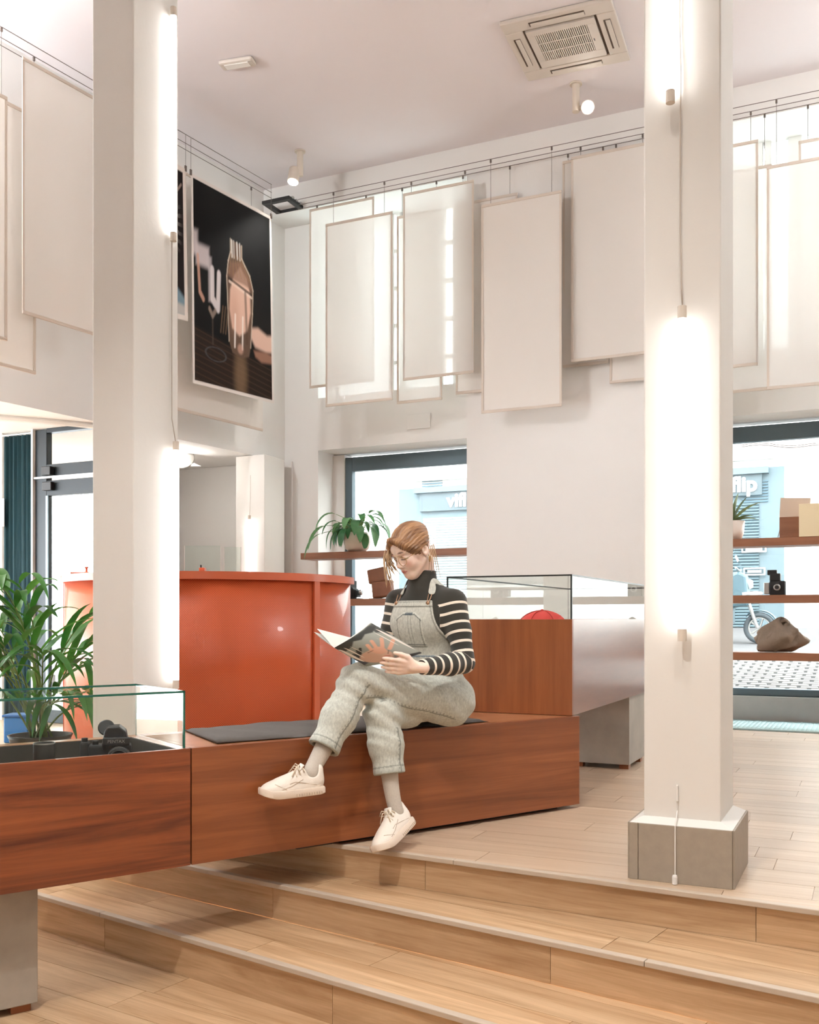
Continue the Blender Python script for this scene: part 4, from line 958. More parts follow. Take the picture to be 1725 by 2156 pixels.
MB().box(-.19, .20, -.04, -.012, .0, .285).build('front', M_CARD, o, bevel=.003); MB().box(.0, .19, -.012, .09, .0, .27).build('tray', M_CARD, o, bevel=.003)
# crumpled cloth bag
def blobby(nlat, nlon, fn): 
    vs = []; fs = []
    for i in range(nlat + 1):
        for j in range(nlon): vs.append(fn(math.pi * i / nlat, 2 * math.pi * j / nlon))
    for i in range(nlat):
        for j in range(nlon): fs.append((i * nlon + j, i * nlon + (j + 1) % nlon, (i + 1) * nlon + (j + 1) % nlon, (i + 1) * nlon + j))
    return MB().add(vs, fs)
def bagf(t, p):
    r = 1 + .14 * math.sin(3 * p + 4 * t) + .10 * math.sin(5 * p - 3 * t) + .05 * math.sin(11 * p + 7 * t)
    x, y, z = .21 * r * math.sin(t) * math.cos(p), .12 * r * math.sin(t) * math.sin(p), .13 + .15 * math.cos(t) * (1 + .25 * math.sin(2 * p))
    z = max(z, .004) ; x += .05 * (z / .2); x *= 1 - .35 * max(0, (z - .12) / .15); return (x, y, z)
M_CLOTH = mat('taupe_canvas', srgb(136, 120, 104), .9, var=.12, vscale=(14, 14, 14), bump=.3, bscale=120)
bgo = thing('cloth_bag', 'crumpled taupe canvas bag knotted on the far lowest shelf', 'bag', on_shelf(1634, 2, -.52))
blobby(22, 36, bagf).build('sack', M_CLOTH, bgo, smooth=True)
MB().tube([(.02, -.02, .24), (.06, -.03, .30), (.11, -.02, .27), (.07, .0, .22), (.0, -.07, .18), (-.08, -.1, .10)], [.02, .022, .02, .03, .03, .02], 8).build('knot', M_CLOTH, bgo, smooth=True, sub=1)
# floor grate
gr = thing('floor_grate', 'teal metal grate mat on the floor below the far window', 'grate', FA)
M_GRATE = mat('teal_grate_metal', srgb(160, 182, 182), .5, .2); gm = MB(); u0, u1, v0, v1 = uP1 + .05, 2.5, -.86, -.1
for c in np.arange(-1, (u1 - u0) + 1, .075):
    for sgn in (1, -1):
        a = (u0 + c, v0) if sgn > 0 else (u0 + c, v1); ln = v1 - v0; b_ = (a[0] + ln, a[1] + sgn * ln)
        p, q_ = Vector((*a, .004)), Vector((*b_, .004))
        t0 = max(0, (u0 - p.x) / ln); t1 = min(1, (u1 - p.x) / ln)
        if t1 > t0: gm.tube([p.lerp(q_, t0), p.lerp(q_, t1)], .007, 4)
tag(gm.build('grate_bars', M_GRATE, gr), kind='stuff')
MB().box(u0, u1, v0, v1, .0005, .002).build('mat_base', mat('grate_base', srgb(196, 206, 204), .7), gr)
for a in ((u0 - .02, u1 + .02, v0 - .02, v0), (u0 - .02, u1 + .02, v1, v1 + .02)): MB().box(*a, .0005, .014).build('edge_bar', M_GRATE, gr)
tag(MB().box(uA(858, -.35), uA(907, -.35), -.36, -.352, zA(880, 903, -.35), zA(880, 872, -.35)).build('access_panel', M_WALL, frame=FA, bevel=.002), 'small flat white access panel on the lintel above the window', 'panel')

# ------------------------------------------------------------------ the street outside
def zst(v): return .20 + .097 * max(0, v - .15)
M_ASPH = mat('pale_paving', srgb(92, 91, 90), .8, var=.06, vscale=(2, 2, 2))
st = MB().add([(-14, .2, zst(.2)), (16, .2, zst(.2)), (16, 6.6, zst(6.6)), (-14, 6.6, zst(6.6)), (-14, .2, -.3), (16, .2, -.3), (16, 6.6, -.3), (-14, 6.6, -.3)], [(0, 1, 2, 3), (4, 7, 6, 5), (0, 4, 5, 1), (1, 5, 6, 2), (2, 6, 7, 3), (3, 7, 4, 0)]).build('street', M_ASPH, frame=FA)
tag(st, kind='structure')
M_COB = mat('cobblestone', srgb(112, 110, 106), .7, var=.1, vscale=(3, 3, 3), rnd=.1)
cob = MB().box(-.086, .086, -.050, .050, -.04, .012).data('cobble', M_COB)
bu = uA(1640, 1.7); bed = MB().add([(bu - 1.5, .24, zst(.24) + .002), (bu + 1.3, .24, zst(.24) + .002), (bu + 1.3, 3.2, zst(3.2) + .002), (bu - 1.5, 3.2, zst(3.2) + .002)], [(0, 1, 2, 3)]).build('mortar_bed', mat('dark_joint_sand', srgb(46, 46, 45), .95), st)
for j in range(22):
    v = .32 + j * .132; base = uA(1640, v)
    for i in range(-5, 6):
        o = put('cobble', cob, st); o.location = (base // .2 * .2 + i * .2 + (.1 if j % 2 else 0), v, zst(v)); o.rotation_euler = (math.atan(.097), 0, random.uniform(-.05, .05)); o.scale = (random.uniform(.93, 1.02), random.uniform(.92, 1.03), 1)
        m_ = o.modifiers.new('bevel', 'BEVEL'); m_.width = .012; m_.segments = 2
VF = 6.6
def fz(x, y, v=VF): return zA(x, y, v)
M_FACW = mat('white_render', srgb(226, 224, 218), .9, var=.03, vscale=(1, 1, 1)); M_TSHOP = mat('pale_teal_paint', srgb(96, 112, 117), .6); M_TSHOP2 = mat('pale_teal_sign_board', srgb(84, 97, 101), .5); M_TDK = mat('teal_door_paint', srgb(78, 104, 116), .5)
fac = thing('shop_building', 'white building with a pale teal shopfront across the street', 'building', FA)
uT0, uT1 = uA(842, VF), uA(1652, VF)
zg = zst(VF) - .1
MB().box(-14, uT0, VF, VF + .5, zg, 11).build('wall', M_FACW, fac); MB().box(uT1, 16, VF, VF + .5, zg, 11).build('wall', M_FACW, fac)
ztop = fz(1600, 985)
MB().box(uT0, uT1, VF, VF + .5, ztop, 11).build('wall', M_FACW, fac); MB().box(-14, 16, VF - .12, VF, ztop + .12, ztop + .42).build('cornice', M_FACW, fac)
MB().box(uT0, uT1, VF - .03, VF + .5, zg, ztop).build('shopfront', M_TSHOP, fac)
zsg0, zsg1 = fz(960, 1075), fz(960, 1036); M_SHUT = mat('shutter_metal', srgb(160, 166, 166), .6); M_SHUT2 = mat('teal_shutter', srgb(92, 110, 116), .6)
M_SIGNW = mat('sign_white', srgb(250, 250, 248), .5)
def bay(u0, u1, txt_px, sm):
    MB().box(u0, u1, VF - .09, VF - .03, zsg0, zsg1).build('sign_board', M_TSHOP2, fac); MB().box(u0 - .1, u1 + .1, VF - .14, VF - .03, zsg1, zsg1 + .1).build('ledge', M_TSHOP, fac)
    sh = MB(); n = 44
    for k in range(n):
        z0 = zg + (zsg0 - .12 - zg) * k / n; z1 = zg + (zsg0 - .12 - zg) * (k + 1) / n
        sh.add([(u0 + .05, VF - .035, z0), (u1 - .05, VF - .035, z0), (u1 - .05, VF - .06, (z0 + z1) / 2), (u0 + .05, VF - .06, (z0 + z1) / 2), (u1 - .05, VF - .035, z1), (u0 + .05, VF - .035, z1)], [(0, 1, 2, 3), (3, 2, 4, 5)])
    tag(sh.build('roller_shutter', sm, fac), kind='stuff')
    me = text_mesh('viflip', .33, .008, .012); me.materials.append(M_SIGNW); o = put('lettering', me, fac); o.location = (uA(txt_px, VF - .1), VF - .1, (zsg0 + zsg1) / 2 + .0); o.rotation_euler = (R(90), 0, 0)
bay(uA(888, VF), uA(1150, VF), 975, M_SHUT); bay(uA(1420, VF), uA(1606, VF), 1552, M_SHUT2)
for px in (912, 1590):
    vt = MB(); u = uA(px, VF); 
    for k in range(8): vt.box(u - .2, u + .2, VF - .05, VF - .03, fz(px, 985 if px < 1000 else 1000) - .045 * k - .12, fz(px, 985 if px < 1000 else 1000) - .045 * k - .10)
    tag(vt.build('vent_grille', M_TDK, fac), kind='stuff')
# painted marks on the far shutter
for (a, b, c, d) in ((1562, 1614, 1152, 1164), (1566, 1612, 1196, 1212)):
    u0, u1, z0, z1 = uA(a, VF - .07), uA(b, VF - .07), fz(a, d), fz(a, c); 
    for q_ in ((u0, u1, z0, z0 + .02), (u0, u1, z1 - .02, z1), (u0, u0 + .02, z0, z1), (u1 - .02, u1, z0, z1)): MB().box(q_[0], q_[1], VF - .075, VF - .064, q_[2], q_[3]).build('painted_frame', M_SIGNW, fac)
    MB().box(u0 + .06, u1 - .06, VF - .075, VF - .064, (z0 + z1) / 2 - .02, (z0 + z1) / 2 + .02).build('painted_mark', M_SIGNW, fac)
MB().box(uA(1668, VF), uA(1720, VF), VF - .05, VF, zg, fz(1690, 1200)).build('notice_wall', mat('notice_paper', srgb(206, 206, 204), .9, var=.25, vscale=(9, 9, 9)), fac)
for a in (940, 944): 
    MB().tube([(uA(x, VF - .2), VF - .2, fz(x, a + 3 * math.sin(x * .05))) for x in range(1560, 1760, 20)], .008, 4).build('street_cable', M_WIRE, fac)
# scooter in the street
sv = 4.5; su = uA(1600, sv); sz = zst(sv)
sco = thing('scooter', 'pale teal scooter parked in the street outside the far window', 'scooter', FA @ Matrix.Translation((su, sv, sz)))
M_SCO = mat('scooter_teal', srgb(70, 98, 108), .3, coat=.5); M_TYRE = mat('tyre_rubber', srgb(70, 78, 82), .8); M_SCREEN = glass('scooter_screen', (.85, .92, .93, 1))
def wheel(x):
    w_ = MB().lathe([(.15, -.045), (.205, -.05), (.215, 0), (.205, .05), (.15, .045), (.15, -.045)], 32, cap=False, M=Matrix.Translation((x, 0, .215)) @ Matrix.Rotation(R(90), 4, 'X')).build('tyre', M_TYRE, sco, smooth=True)
    MB().lathe([(.15, -.03), (.15, .03), (.135, .03), (.135, -.03), (.15, -.03)], 32, cap=False, M=Matrix.Translation((x, 0, .215)) @ Matrix.Rotation(R(90), 4, 'X')).build('rim', M_METAL, sco, auto=True)
    for k in range(5):
        a = k * 2 * math.pi / 5; MB().tube([(x, 0, .215), (x + .14 * math.cos(a), 0, .215 + .14 * math.sin(a))], .014, 6).build('spoke', M_METAL, sco)
wheel(0); wheel(-1.25)
MB().tube([(-.02, -.06, .215), (-.16, -.06, .62), (-.26, 0, .95)], .025, 8).build('fork', M_METAL, sco); MB().tube([(.21 * math.cos(a) * 1.15, 0, .215 + .21 * math.sin(a) * 1.15) for a in np.linspace(.3, 2.4, 10)], .05, 8, flat=.25).build('mudguard', M_SCO, sco, smooth=True)
MB().prism([(-.34, .5), (-.12, .52), (-.16, .95), (-.27, 1.0), (-.4, .95), (-.42, .3), (-.34, .25)], -.16, .16, M=Matrix.Rotation(R(90), 4, 'X')).build('front_shield', M_SCO, sco, bevel=.04)
MB().prism([(-.4, .25), (-.8, .25), (-.85, .55), (-1.5, .6), (-1.55, .45), (-1.1, .2), (-.85, .12), (-.4, .12)], -.15, .15, M=Matrix.Rotation(R(90), 4, 'X')).build('body', M_SCO, sco, bevel=.05)
MB().prism([(-.8, .6), (-.9, .72), (-1.5, .76), (-1.5, .62)], -.14, .14, M=Matrix.Rotation(R(90), 4, 'X')).build('seat', M_BLACK, sco, bevel=.03)
MB().tube([(-.28, -.3, 1.04), (-.26, 0, 1.0), (-.28, .3, 1.04)], .016, 6).build('handlebar', M_METAL, sco); MB().lathe([(.06, 0), (.07, .03), (.05, .07)], 16, M=Matrix.Translation((-.16, 0, .82)) @ Matrix.Rotation(R(90), 4, 'Y')).build('headlamp', M_WHITE, sco)
MB().add([(-.2, -.2, .95), (-.2, .2, .95), (-.36, .16, 1.32), (-.36, -.16, 1.32)], [(0, 1, 2, 3)]).build('windscreen', M_SCREEN, sco)
MB().tube([(-.2, -.24, .68), (-.02, -.24, .7), (-.0, .24, .7), (-.2, .24, .68)], .02, 6).build('rack_bar', M_WHITE, sco)
tag(MB().box(-6, 1.0, .3, 2.3, -.3, -.02).build('street_side', M_ASPH, frame=fdoor), kind='structure')
# ------------------------------------------------------------------ signed distance modelling for the figure
def A3(v): return np.array(v, np.float32)
def sd_cap(P, a, b, ra, rb):
    a, b = A3(a), A3(b); ab = b - a; t = np.clip(((P - a) @ ab) / (ab @ ab + 1e-12), 0, 1)
    return np.linalg.norm(P - a - t[:, None] * ab, axis=1) - (ra + (rb - ra) * t)
def sd_chain(P, pts, rs, k=.02):
    d = None
    for i in range(len(pts) - 1):
        e = sd_cap(P, pts[i], pts[i + 1], rs[i], rs[i + 1]); d = e if d is None else smin(d, e, k)
    return d
def sd_ell(P, c, r, Rm=None):
    q = P - A3(c)
    if Rm is not None: q = q @ Rm            # columns of Rm: local axes
    r = A3(r); k0 = np.linalg.norm(q / r, axis=1); k1 = np.linalg.norm(q / (r * r), axis=1); return k0 * (k0 - 1) / (k1 + 1e-9)
def sd_box(P, c, h, rnd=0., Rm=None):
    q = P - A3(c)
    if Rm is not None: q = q @ Rm
    q = np.abs(q) - (A3(h) - rnd); return np.linalg.norm(np.maximum(q, 0), axis=1) + np.minimum(q.max(1), 0) - rnd
def smin(a, b, k): h = np.clip(.5 + .5 * (b - a) / k, 0, 1); return b + (a - b) * h - k * h * (1 - h)
def smax(a, b, k): return -smin(-a, -b, k)
def surface(fn, lo, hi, h):
    """surface nets on a sparsely sampled grid -> verts, quads"""
    lo, hi = np.array(lo, float), np.array(hi, float); B = 8
    nb = np.ceil((hi - lo) / (h * B)).astype(int); n = nb * B
    bc = np.stack(np.meshgrid(*[(np.arange(k) + .5) * B * h for k in nb], indexing='ij'), -1).reshape(-1, 3) + lo
    d = fn(bc.astype(np.float32)); act = np.abs(d) < B * h * .5 * 1.74 * 1.5 + 2 * h
    Fv = np.repeat(np.repeat(np.repeat(np.where(d.reshape(nb) < 0, -1., 1.).astype(np.float32), B, 0), B, 1), B, 2)
    ids = np.nonzero(act)[0]; bi = np.stack(np.unravel_index(ids, nb), 1)
    g = np.stack(np.meshgrid(*[np.arange(B)] * 3, indexing='ij'), -1).reshape(-1, 3)
    for s in range(0, len(bi), 400):
        I = (bi[s:s + 400, None, :] * B + g[None]).reshape(-1, 3); val = fn((I * h + lo).astype(np.float32)); Fv[I[:, 0], I[:, 1], I[:, 2]] = val
    S = Fv < 0; c = [slice(0, -1), slice(1, None)]
    cnt = np.zeros(tuple(n - 1), np.int8)
    for i in (0, 1):
        for j in (0, 1):
            for k in (0, 1): cnt += S[c[i], c[j], c[k]]
    cells = np.stack(np.nonzero((cnt > 0) & (cnt < 8)), 1); vid = -np.ones(tuple(n - 1), np.int32); vid[cells[:, 0], cells[:, 1], cells[:, 2]] = np.arange(len(cells))
    acc = np.zeros((len(cells), 3)); num = np.zeros(len(cells))
    corners = [(i, j, k) for i in (0, 1) for j in (0, 1) for k in (0, 1)]
    for a in corners:
        for ax in range(3):
            if a[ax]: continue
            b = list(a); b[ax] = 1
            fa = Fv[cells[:, 0] + a[0], cells[:, 1] + a[1], cells[:, 2] + a[2]]; fb = Fv[cells[:, 0] + b[0], cells[:, 1] + b[1], cells[:, 2] + b[2]]
            m = (fa < 0) != (fb < 0); t = np.where(m, fa / np.where(m, fa - fb, 1), 0); p = np.tile(np.array(a, float), (len(cells), 1)); p[:, ax] += t
            acc[m] += p[m]; num[m] += 1
    V = (cells + acc / num[:, None]) * h + lo; quads = []
    for ax in range(3):
        o1, o2 = (ax + 1) % 3, (ax + 2) % 3
        sl0 = [slice(None)] * 3; sl1 = [slice(None)] * 3; sl0[ax] = slice(0, -1); sl1[ax] = slice(1, None)
        ed = S[tuple(sl0)] != S[tuple(sl1)]; E = np.stack(np.nonzero(ed), 1)
        E = E[(E[:, o1] > 0) & (E[:, o2] > 0) & (E[:, o1] < n[o1] - 1) & (E[:, o2] < n[o2] - 1)]
        if not len(E): continue
        q = []
        for (x, y) in ((-1, -1), (0, -1), (0, 0), (-1, 0)):
            I = E.copy(); I[:, o1] += x; I[:, o2] += y; q.append(vid[I[:, 0], I[:, 1], I[:, 2]])
        q = np.stack(q, 1); inside = S[E[:, 0], E[:, 1], E[:, 2]]; q[~inside] = q[~inside][:, ::-1]; quads.append(q[(q >= 0).all(1)])
    return V, np.concatenate(quads)
def sdf_object(name, fn, lo, hi, h, m, parent=None, colfn=None, attr=None, smooth_it=2):
    V, Q = surface(fn, lo, hi, h)
    me = bpy.data.meshes.new(name); me.vertices.add(len(V)); me.vertices.foreach_set('co', V.astype(np.float32).ravel())
    me.loops.add(len(Q) * 4); me.loops.foreach_set('vertex_index', Q.astype(np.int32).ravel()); me.polygons.add(len(Q)); me.polygons.foreach_set('loop_start', np.arange(0, len(Q) * 4, 4, dtype=np.int32))
    me.update(calc_edges=True); me.polygons.foreach_set('use_smooth', [True] * len(Q)); me.materials.append(m)
    if colfn is not None:
        col = me.color_attributes.new('Col', 'FLOAT_COLOR', 'POINT'); rgb = np.clip(colfn(V), 0, 1); col.data.foreach_set('color', np.concatenate([rgb, np.ones((len(rgb), 1))], 1).astype(np.float32).ravel())
    if attr is not None:
        at = me.attributes.new(attr[0], 'FLOAT', 'POINT'); at.data.foreach_set('value', attr[1](V).astype(np.float32))
    if smooth_it:
        b = bmesh.new(); b.from_mesh(me)
        for _ in range(smooth_it): bmesh.ops.smooth_vert(b, verts=b.verts, factor=.4, use_axis_x=True, use_axis_y=True, use_axis_z=True)
        b.to_mesh(me); b.free()
    return put(name, me, parent)

# joints, from the photograph
J = dict(
    pelvis=(.125, 4.575, .612), belly=(.105, 4.555, .76), chest=(.082, 4.535, .95), neck0=(.058, 4.505, 1.135),
    lsh=(.203, 4.43, 1.046), rsh=(-.058, 4.60, 1.050), lel=(.241, 4.35, .775), lwr=(.045, 4.155, .764),
    rel=(-.100, 4.60, .80), rwr=(-.125, 4.44, .815),
    lhip=(.180, 4.48, .588), rhip=(.065, 4.60, .585), lkn=(-.223, 4.20, .700), lan=(-.402, 4.02, .340),
    rkn=(-.118, 4.25, .560), ran=(-.076, 4.19, .236))
J = {k: Vector(v) for k, v in J.items()}
HC = dp(868, 1158, 4.46)
yaw, pit, rol = R(52), R(27), R(-3)
fh = Vector((-math.sin(yaw) * math.cos(pit), -math.cos(yaw) * math.cos(pit), -math.sin(pit))); rh = Vector((-math.cos(yaw), math.sin(yaw), 0)); uh = rh.cross(fh)
rh2 = rh * math.cos(rol) + uh * math.sin(rol); uh = rh2.cross(fh); rh = rh2
HM = np.array([list(rh), list(fh), list(uh)], np.float32).T          # columns: right, forward, up
HCn = A3(HC)
def toH(P): return (P - HCn) @ HM
def fromH(v): return HC + rh * v[0] + fh * v[1] + uh * v[2]
def sd_head(P):
    q = toH(P).astype(np.float32)
    d = sd_ell(q, (0, -.012, .030), (.072, .092, .083))
    d = smin(d, sd_ell(q, (0, .030, -.040), (.056, .060, .070)), .035)
    d = smin(d, sd_ell(q, (0, .058, -.094), (.022, .024, .018)), .03)
    d = smin(d, sd_ell(q, (0, .066, .035), (.048, .025, .04)), .03)
    for s in (-1, 1):
        d = smin(d, sd_ell(q, (s * .038, .056, -.036), (.024, .022, .026)), .02)
        d = smin(d, sd_cap(q, (s * .052, .0, -.052), (s * .018, .055, -.096), .016, .014), .025)
        d = smax(d, -sd_ell(q, (s * .031, .096, -.002), (.019, .020, .012)), .012)
        d = smin(d, sd_ell(q, (s * .031, .075, -.004), (.015, .0125, .0115)), .005)
        d = smin(d, sd_cap(q, (s * .012, .090, .017), (s * .046, .078, .018), .005, .004), .01)
        d = smin(d, sd_ell(q, (s * .012, .094, -.040), (.009, .010, .007)), .006)
        e = sd_ell(q, (s * .074, -.012, -.012), (.009, .019, .031)); e = smax(e, -sd_ell(q, (s * .083, -.006, -.008), (.008, .010, .018)), .004); d = smin(d, e, .006)
    d = smin(d, sd_cap(q, (0, .084, .006), (0, .103, -.034), .0065, .0095), .010)
    d = smin(d, sd_ell(q, (0, .086, -.0635), (.021, .0085, .0055)), .006)
    d = smin(d, sd_ell(q, (0, .0845, -.0725), (.018, .0085, .006)), .005)
    d = smax(d, -sd_cap(q, (-.018, .096, -.0678), (.018, .096, -.0678), .0022, .0022), .003)
    return d
neck_top = fromH((0, -.035, -.075))
# hands: (palm, fingers) from wrist
def hand_parts(wr, dirv, back, spread=1.0, curl=.5, thumb_dir=None, scale=1.0, side=1):
    """list of (points, radii): dirv along the hand, back = back-of-hand normal; thumb on the +side*(dir x back) side"""
    d = Vector(dirv).normalized(); n = Vector(back); n = (n - d * n.dot(d)).normalized(); t = d.cross(n) * side; out = []
    k = scale
    out.append(([wr - d * .03 * k, wr + d * .02 * k], [.024 * k, .023 * k]))
    for i, a in enumerate((.030, .010, -.010, -.028)):        # palm rays, index to little finger
        out.append(([wr + d * .005 + t * a * .45 * k, wr + d * .078 * k + t * a * k], [.014 * k, .0115 * k]))
        L = (.070, .078, .072, .056)[i] * k; p = wr + d * .078 * k + t * a * k; dd = (d + t * a * 1.5 * spread).normalized(); pts = [p]; nn = n.copy(); cu = curl * (.8 + .12 * i)
        for f_ in (.45, .31, .24):
            c, s_ = math.cos(cu * .55), math.sin(cu * .55); dd2 = (dd * c - nn * s_).normalized(); nn = (nn * c + dd * s_).normalized(); dd = dd2; pts.append(pts[-1] + dd * L * f_)
        r0 = (.0088, .009, .0086, .0076)[i] * k; out.append((pts, [r0 * 1.08, r0, r0 * .92, r0 * .78]))
    td = Vector(thumb_dir).normalized() if thumb_dir is not None else (d * .6 + t * .8).normalized()
    b = wr + d * .018 * k + t * .018 * k; m = b + (td * .6 + t * .5).normalized() * .036 * k
    out.append(([b, m, m + td * .032 * k, m + (td * .95 + d * .25).normalized() * .058 * k], [.014 * k, .0115 * k, .0098 * k, .0078 * k]))
    return out
LH = hand_parts(J['lwr'] + Vector((-.012, -.0, .0)), (-.98, .0, .04), (.15, -.9, -.4), curl=.16, thumb_dir=(-.9, -.02, .34), side=1)
RH = hand_parts(J['rwr'], (-.75, -.6, .05), (-.3, .4, -.85), curl=.6, side=-1)
def sd_hands(P): 
    d = None
    for hs in (LH, RH):
        e0 = None
        for pts, rs in hs:
            e = sd_chain(P, pts, rs, .004); e0 = e if e0 is None else smin(e0, e, .008)
        d = e0 if d is None else np.minimum(d, e0)
    return d
ROTC = np.array([[.83, .558, 0], [-.558, .83, 0], [0, 0, 1]], np.float32)       # torso axes: columns = across (her left), behind, up
def sd_torso(P, g=0.):
    q = None
    for c, r in ((J['pelvis'], (.165, .125, .12)), (J['belly'], (.135, .105, .15)), (J['chest'], (.155, .11, .155)), (J['chest'] + Vector((.0, .0, .085)), (.165, .095, .085))):
        e = sd_ell(P, c, tuple(a + g for a in r), ROTC); q = e if q is None else smin(q, e, .06)
    # bust
    for s in (-1, 1):
        c = Vector(J['chest']) + Vector((ROTC[0, 0], ROTC[1, 0], 0)) * (.065 * s) - Vector((ROTC[0, 1], ROTC[1, 1], 0)) * .075 + Vector((0, 0, .005)); q = smin(q, sd_ell(P, c, (.06 + g, .045 + g, .06 + g), ROTC), .05)
    return q
def sd_arms(P, g=0., cut=False):
    d = None
    for s, e_, w_ in (('lsh', 'lel', 'lwr'), ('rsh', 'rel', 'rwr')):
        a, b, c = J[s], J[e_], J[w_]; mid = b.lerp(c, .35)
        x = sd_chain(P, [a, a.lerp(b, .5), b, mid, c], [.047 + g, .044 + g, .039 + g, .041 + g, .026 + g * .9], .02)
        if cut: ax = (c - b).normalized(); x = smax(x, (P - A3(c - ax * .006)) @ A3(ax), .005)
        d = x if d is None else np.minimum(d, x)
    return d
def sd_legs(P, g=0.):
    d = None
    for h_, k_, a_ in (('lhip', 'lkn', 'lan'), ('rhip', 'rkn', 'ran')):
        a, b, c = J[h_], J[k_], J[a_]; x = sd_chain(P, [a, a.lerp(b, .5), b, b.lerp(c, .35), c], [.085 + g, .070 + g, .053 + g, .050 + g, .030 + g], .03); d = x if d is None else smin(d, x, .012)
    return d
def sd_body(P):
    d = smin(sd_head(P), sd_chain(P, [neck_top, J['neck0'] + Vector((0, 0, -.02))], [.046, .054], .02), .025)
    d = smin(d, sd_torso(P, -.012), .04)
    d = smin(d, smin(sd_arms(P, -.008), sd_hands(P), .008), .03)
    return smin(d, sd_legs(P, -.012), .02)
SK = lin((244, 216, 200))
def skin_col(V):
    q = toH(V.astype(np.float32)); c = np.tile(SK, (len(V), 1)); hd = (np.abs(q[:, 0]) < .09) & (q[:, 1] > .0) & (np.abs(q[:, 2]) < .13)
    def pt(mask, col, a): c[:] = c + (lin(col) - c) * (np.clip(mask, 0, 1) * a * hd)[:, None]
    for s in (-1, 1):
        pt(1 - np.hypot((q[:, 0] - s * .042) / .026, (q[:, 2] + .036) / .022), (222, 150, 128), .7)
        pt((1 - np.hypot((q[:, 0] - s * .030) / .019, (q[:, 2] - .019 - .004 * np.cos((q[:, 0] - s * .03) * 60)) / .0052)) * 2.5 * (q[:, 1] > .06), (108, 70, 46), .9)
        pt((1 - np.abs(q[:, 2] + .0125 - .25 * np.abs(q[:, 0] - s * .031) * .5) / .003) * (np.abs(q[:, 0] - s * .031) < .016) * (q[:, 1] > .07) * 2, (70, 44, 34), .95)
        pt((1 - np.hypot((q[:, 0] - s * .031) / .017, (q[:, 2] - .003) / .008)) * 1.5, (206, 156, 134), .5)
        pt((1 - np.hypot((q[:, 0] - s * .010) / .005, (q[:, 2] + .044) / .003)) * 2 * (q[:, 1] > .085), (150, 92, 74), .8)
    pt((1 - np.hypot(q[:, 0] / .022, (q[:, 2] + .068) / .0095)) * 3 * (q[:, 1] > .075), (196, 108, 96), .85)
    pt((1 - np.abs(q[:, 2] + .0678) / .0018) * (np.abs(q[:, 0]) < .019) * (q[:, 1] > .075), (130, 62, 56), .9)
    pt((1 - np.hypot(q[:, 0] / .012, (q[:, 2] + .034) / .01)) * (q[:, 1] > .09), (226, 160, 138), .6)
    return c
M_SKIN = vcol('skin', .5, sss=.12, var=.03, vs=(60, 60, 60))
person = sdf_object('person', sd_body, (-.56, 3.85, .12), (.40, 4.85, 1.47), .0034, M_SKIN, None, skin_col)
tag(person, 'seated woman in denim dungarees and striped jumper reading a magazine', 'person')

# jumper: torso, sleeves and roll neck, with stripes along the sleeves
def sd_jumper(P):
    d = smin(sd_torso(P, .004), sd_arms(P, .007, True), .045)
    nk = sd_chain(P, [J['neck0'] + Vector((0, 0, -.03)), J['neck0'].lerp(neck_top, .62)], [.072, .058], .02)
    nk = smax(nk, -((P - A3(J['neck0'].lerp(neck_top, .62))) @ A3((J['neck0'] - neck_top).normalized())) , .004)
    d = smin(d, nk, .03)
    # folds at the elbows
    for e_ in ('lel', 'rel'):
        r = np.linalg.norm(P - A3(J[e_]), axis=1); d = d + .0035 * np.sin(r * 170) * np.exp(-(r / .07) ** 2)
    return d
def stripe_attr(V):
    P = V.astype(np.float32); out = np.full(len(P), -1.); best = np.full(len(P), 9.)
    for s, e_, w_ in (('lsh', 'lel', 'lwr'), ('rsh', 'rel', 'rwr')):
        a, b, c = J[s], J[e_], J[w_]; L1_ = (b - a).length
        for p, q, base in ((a, b, 0.), (b, c, L1_)):
            ab = A3(q - p); t = ((P - A3(p)) @ ab) / (ab @ ab); tc = np.clip(t, 0, 1); dist = np.linalg.norm(P - A3(p) - tc[:, None] * ab, axis=1); m = dist < best
            best = np.where(m, dist, best); out = np.where(m, base + t * np.linalg.norm(ab), out)
    out = np.where(best > .085, -1., out); return out
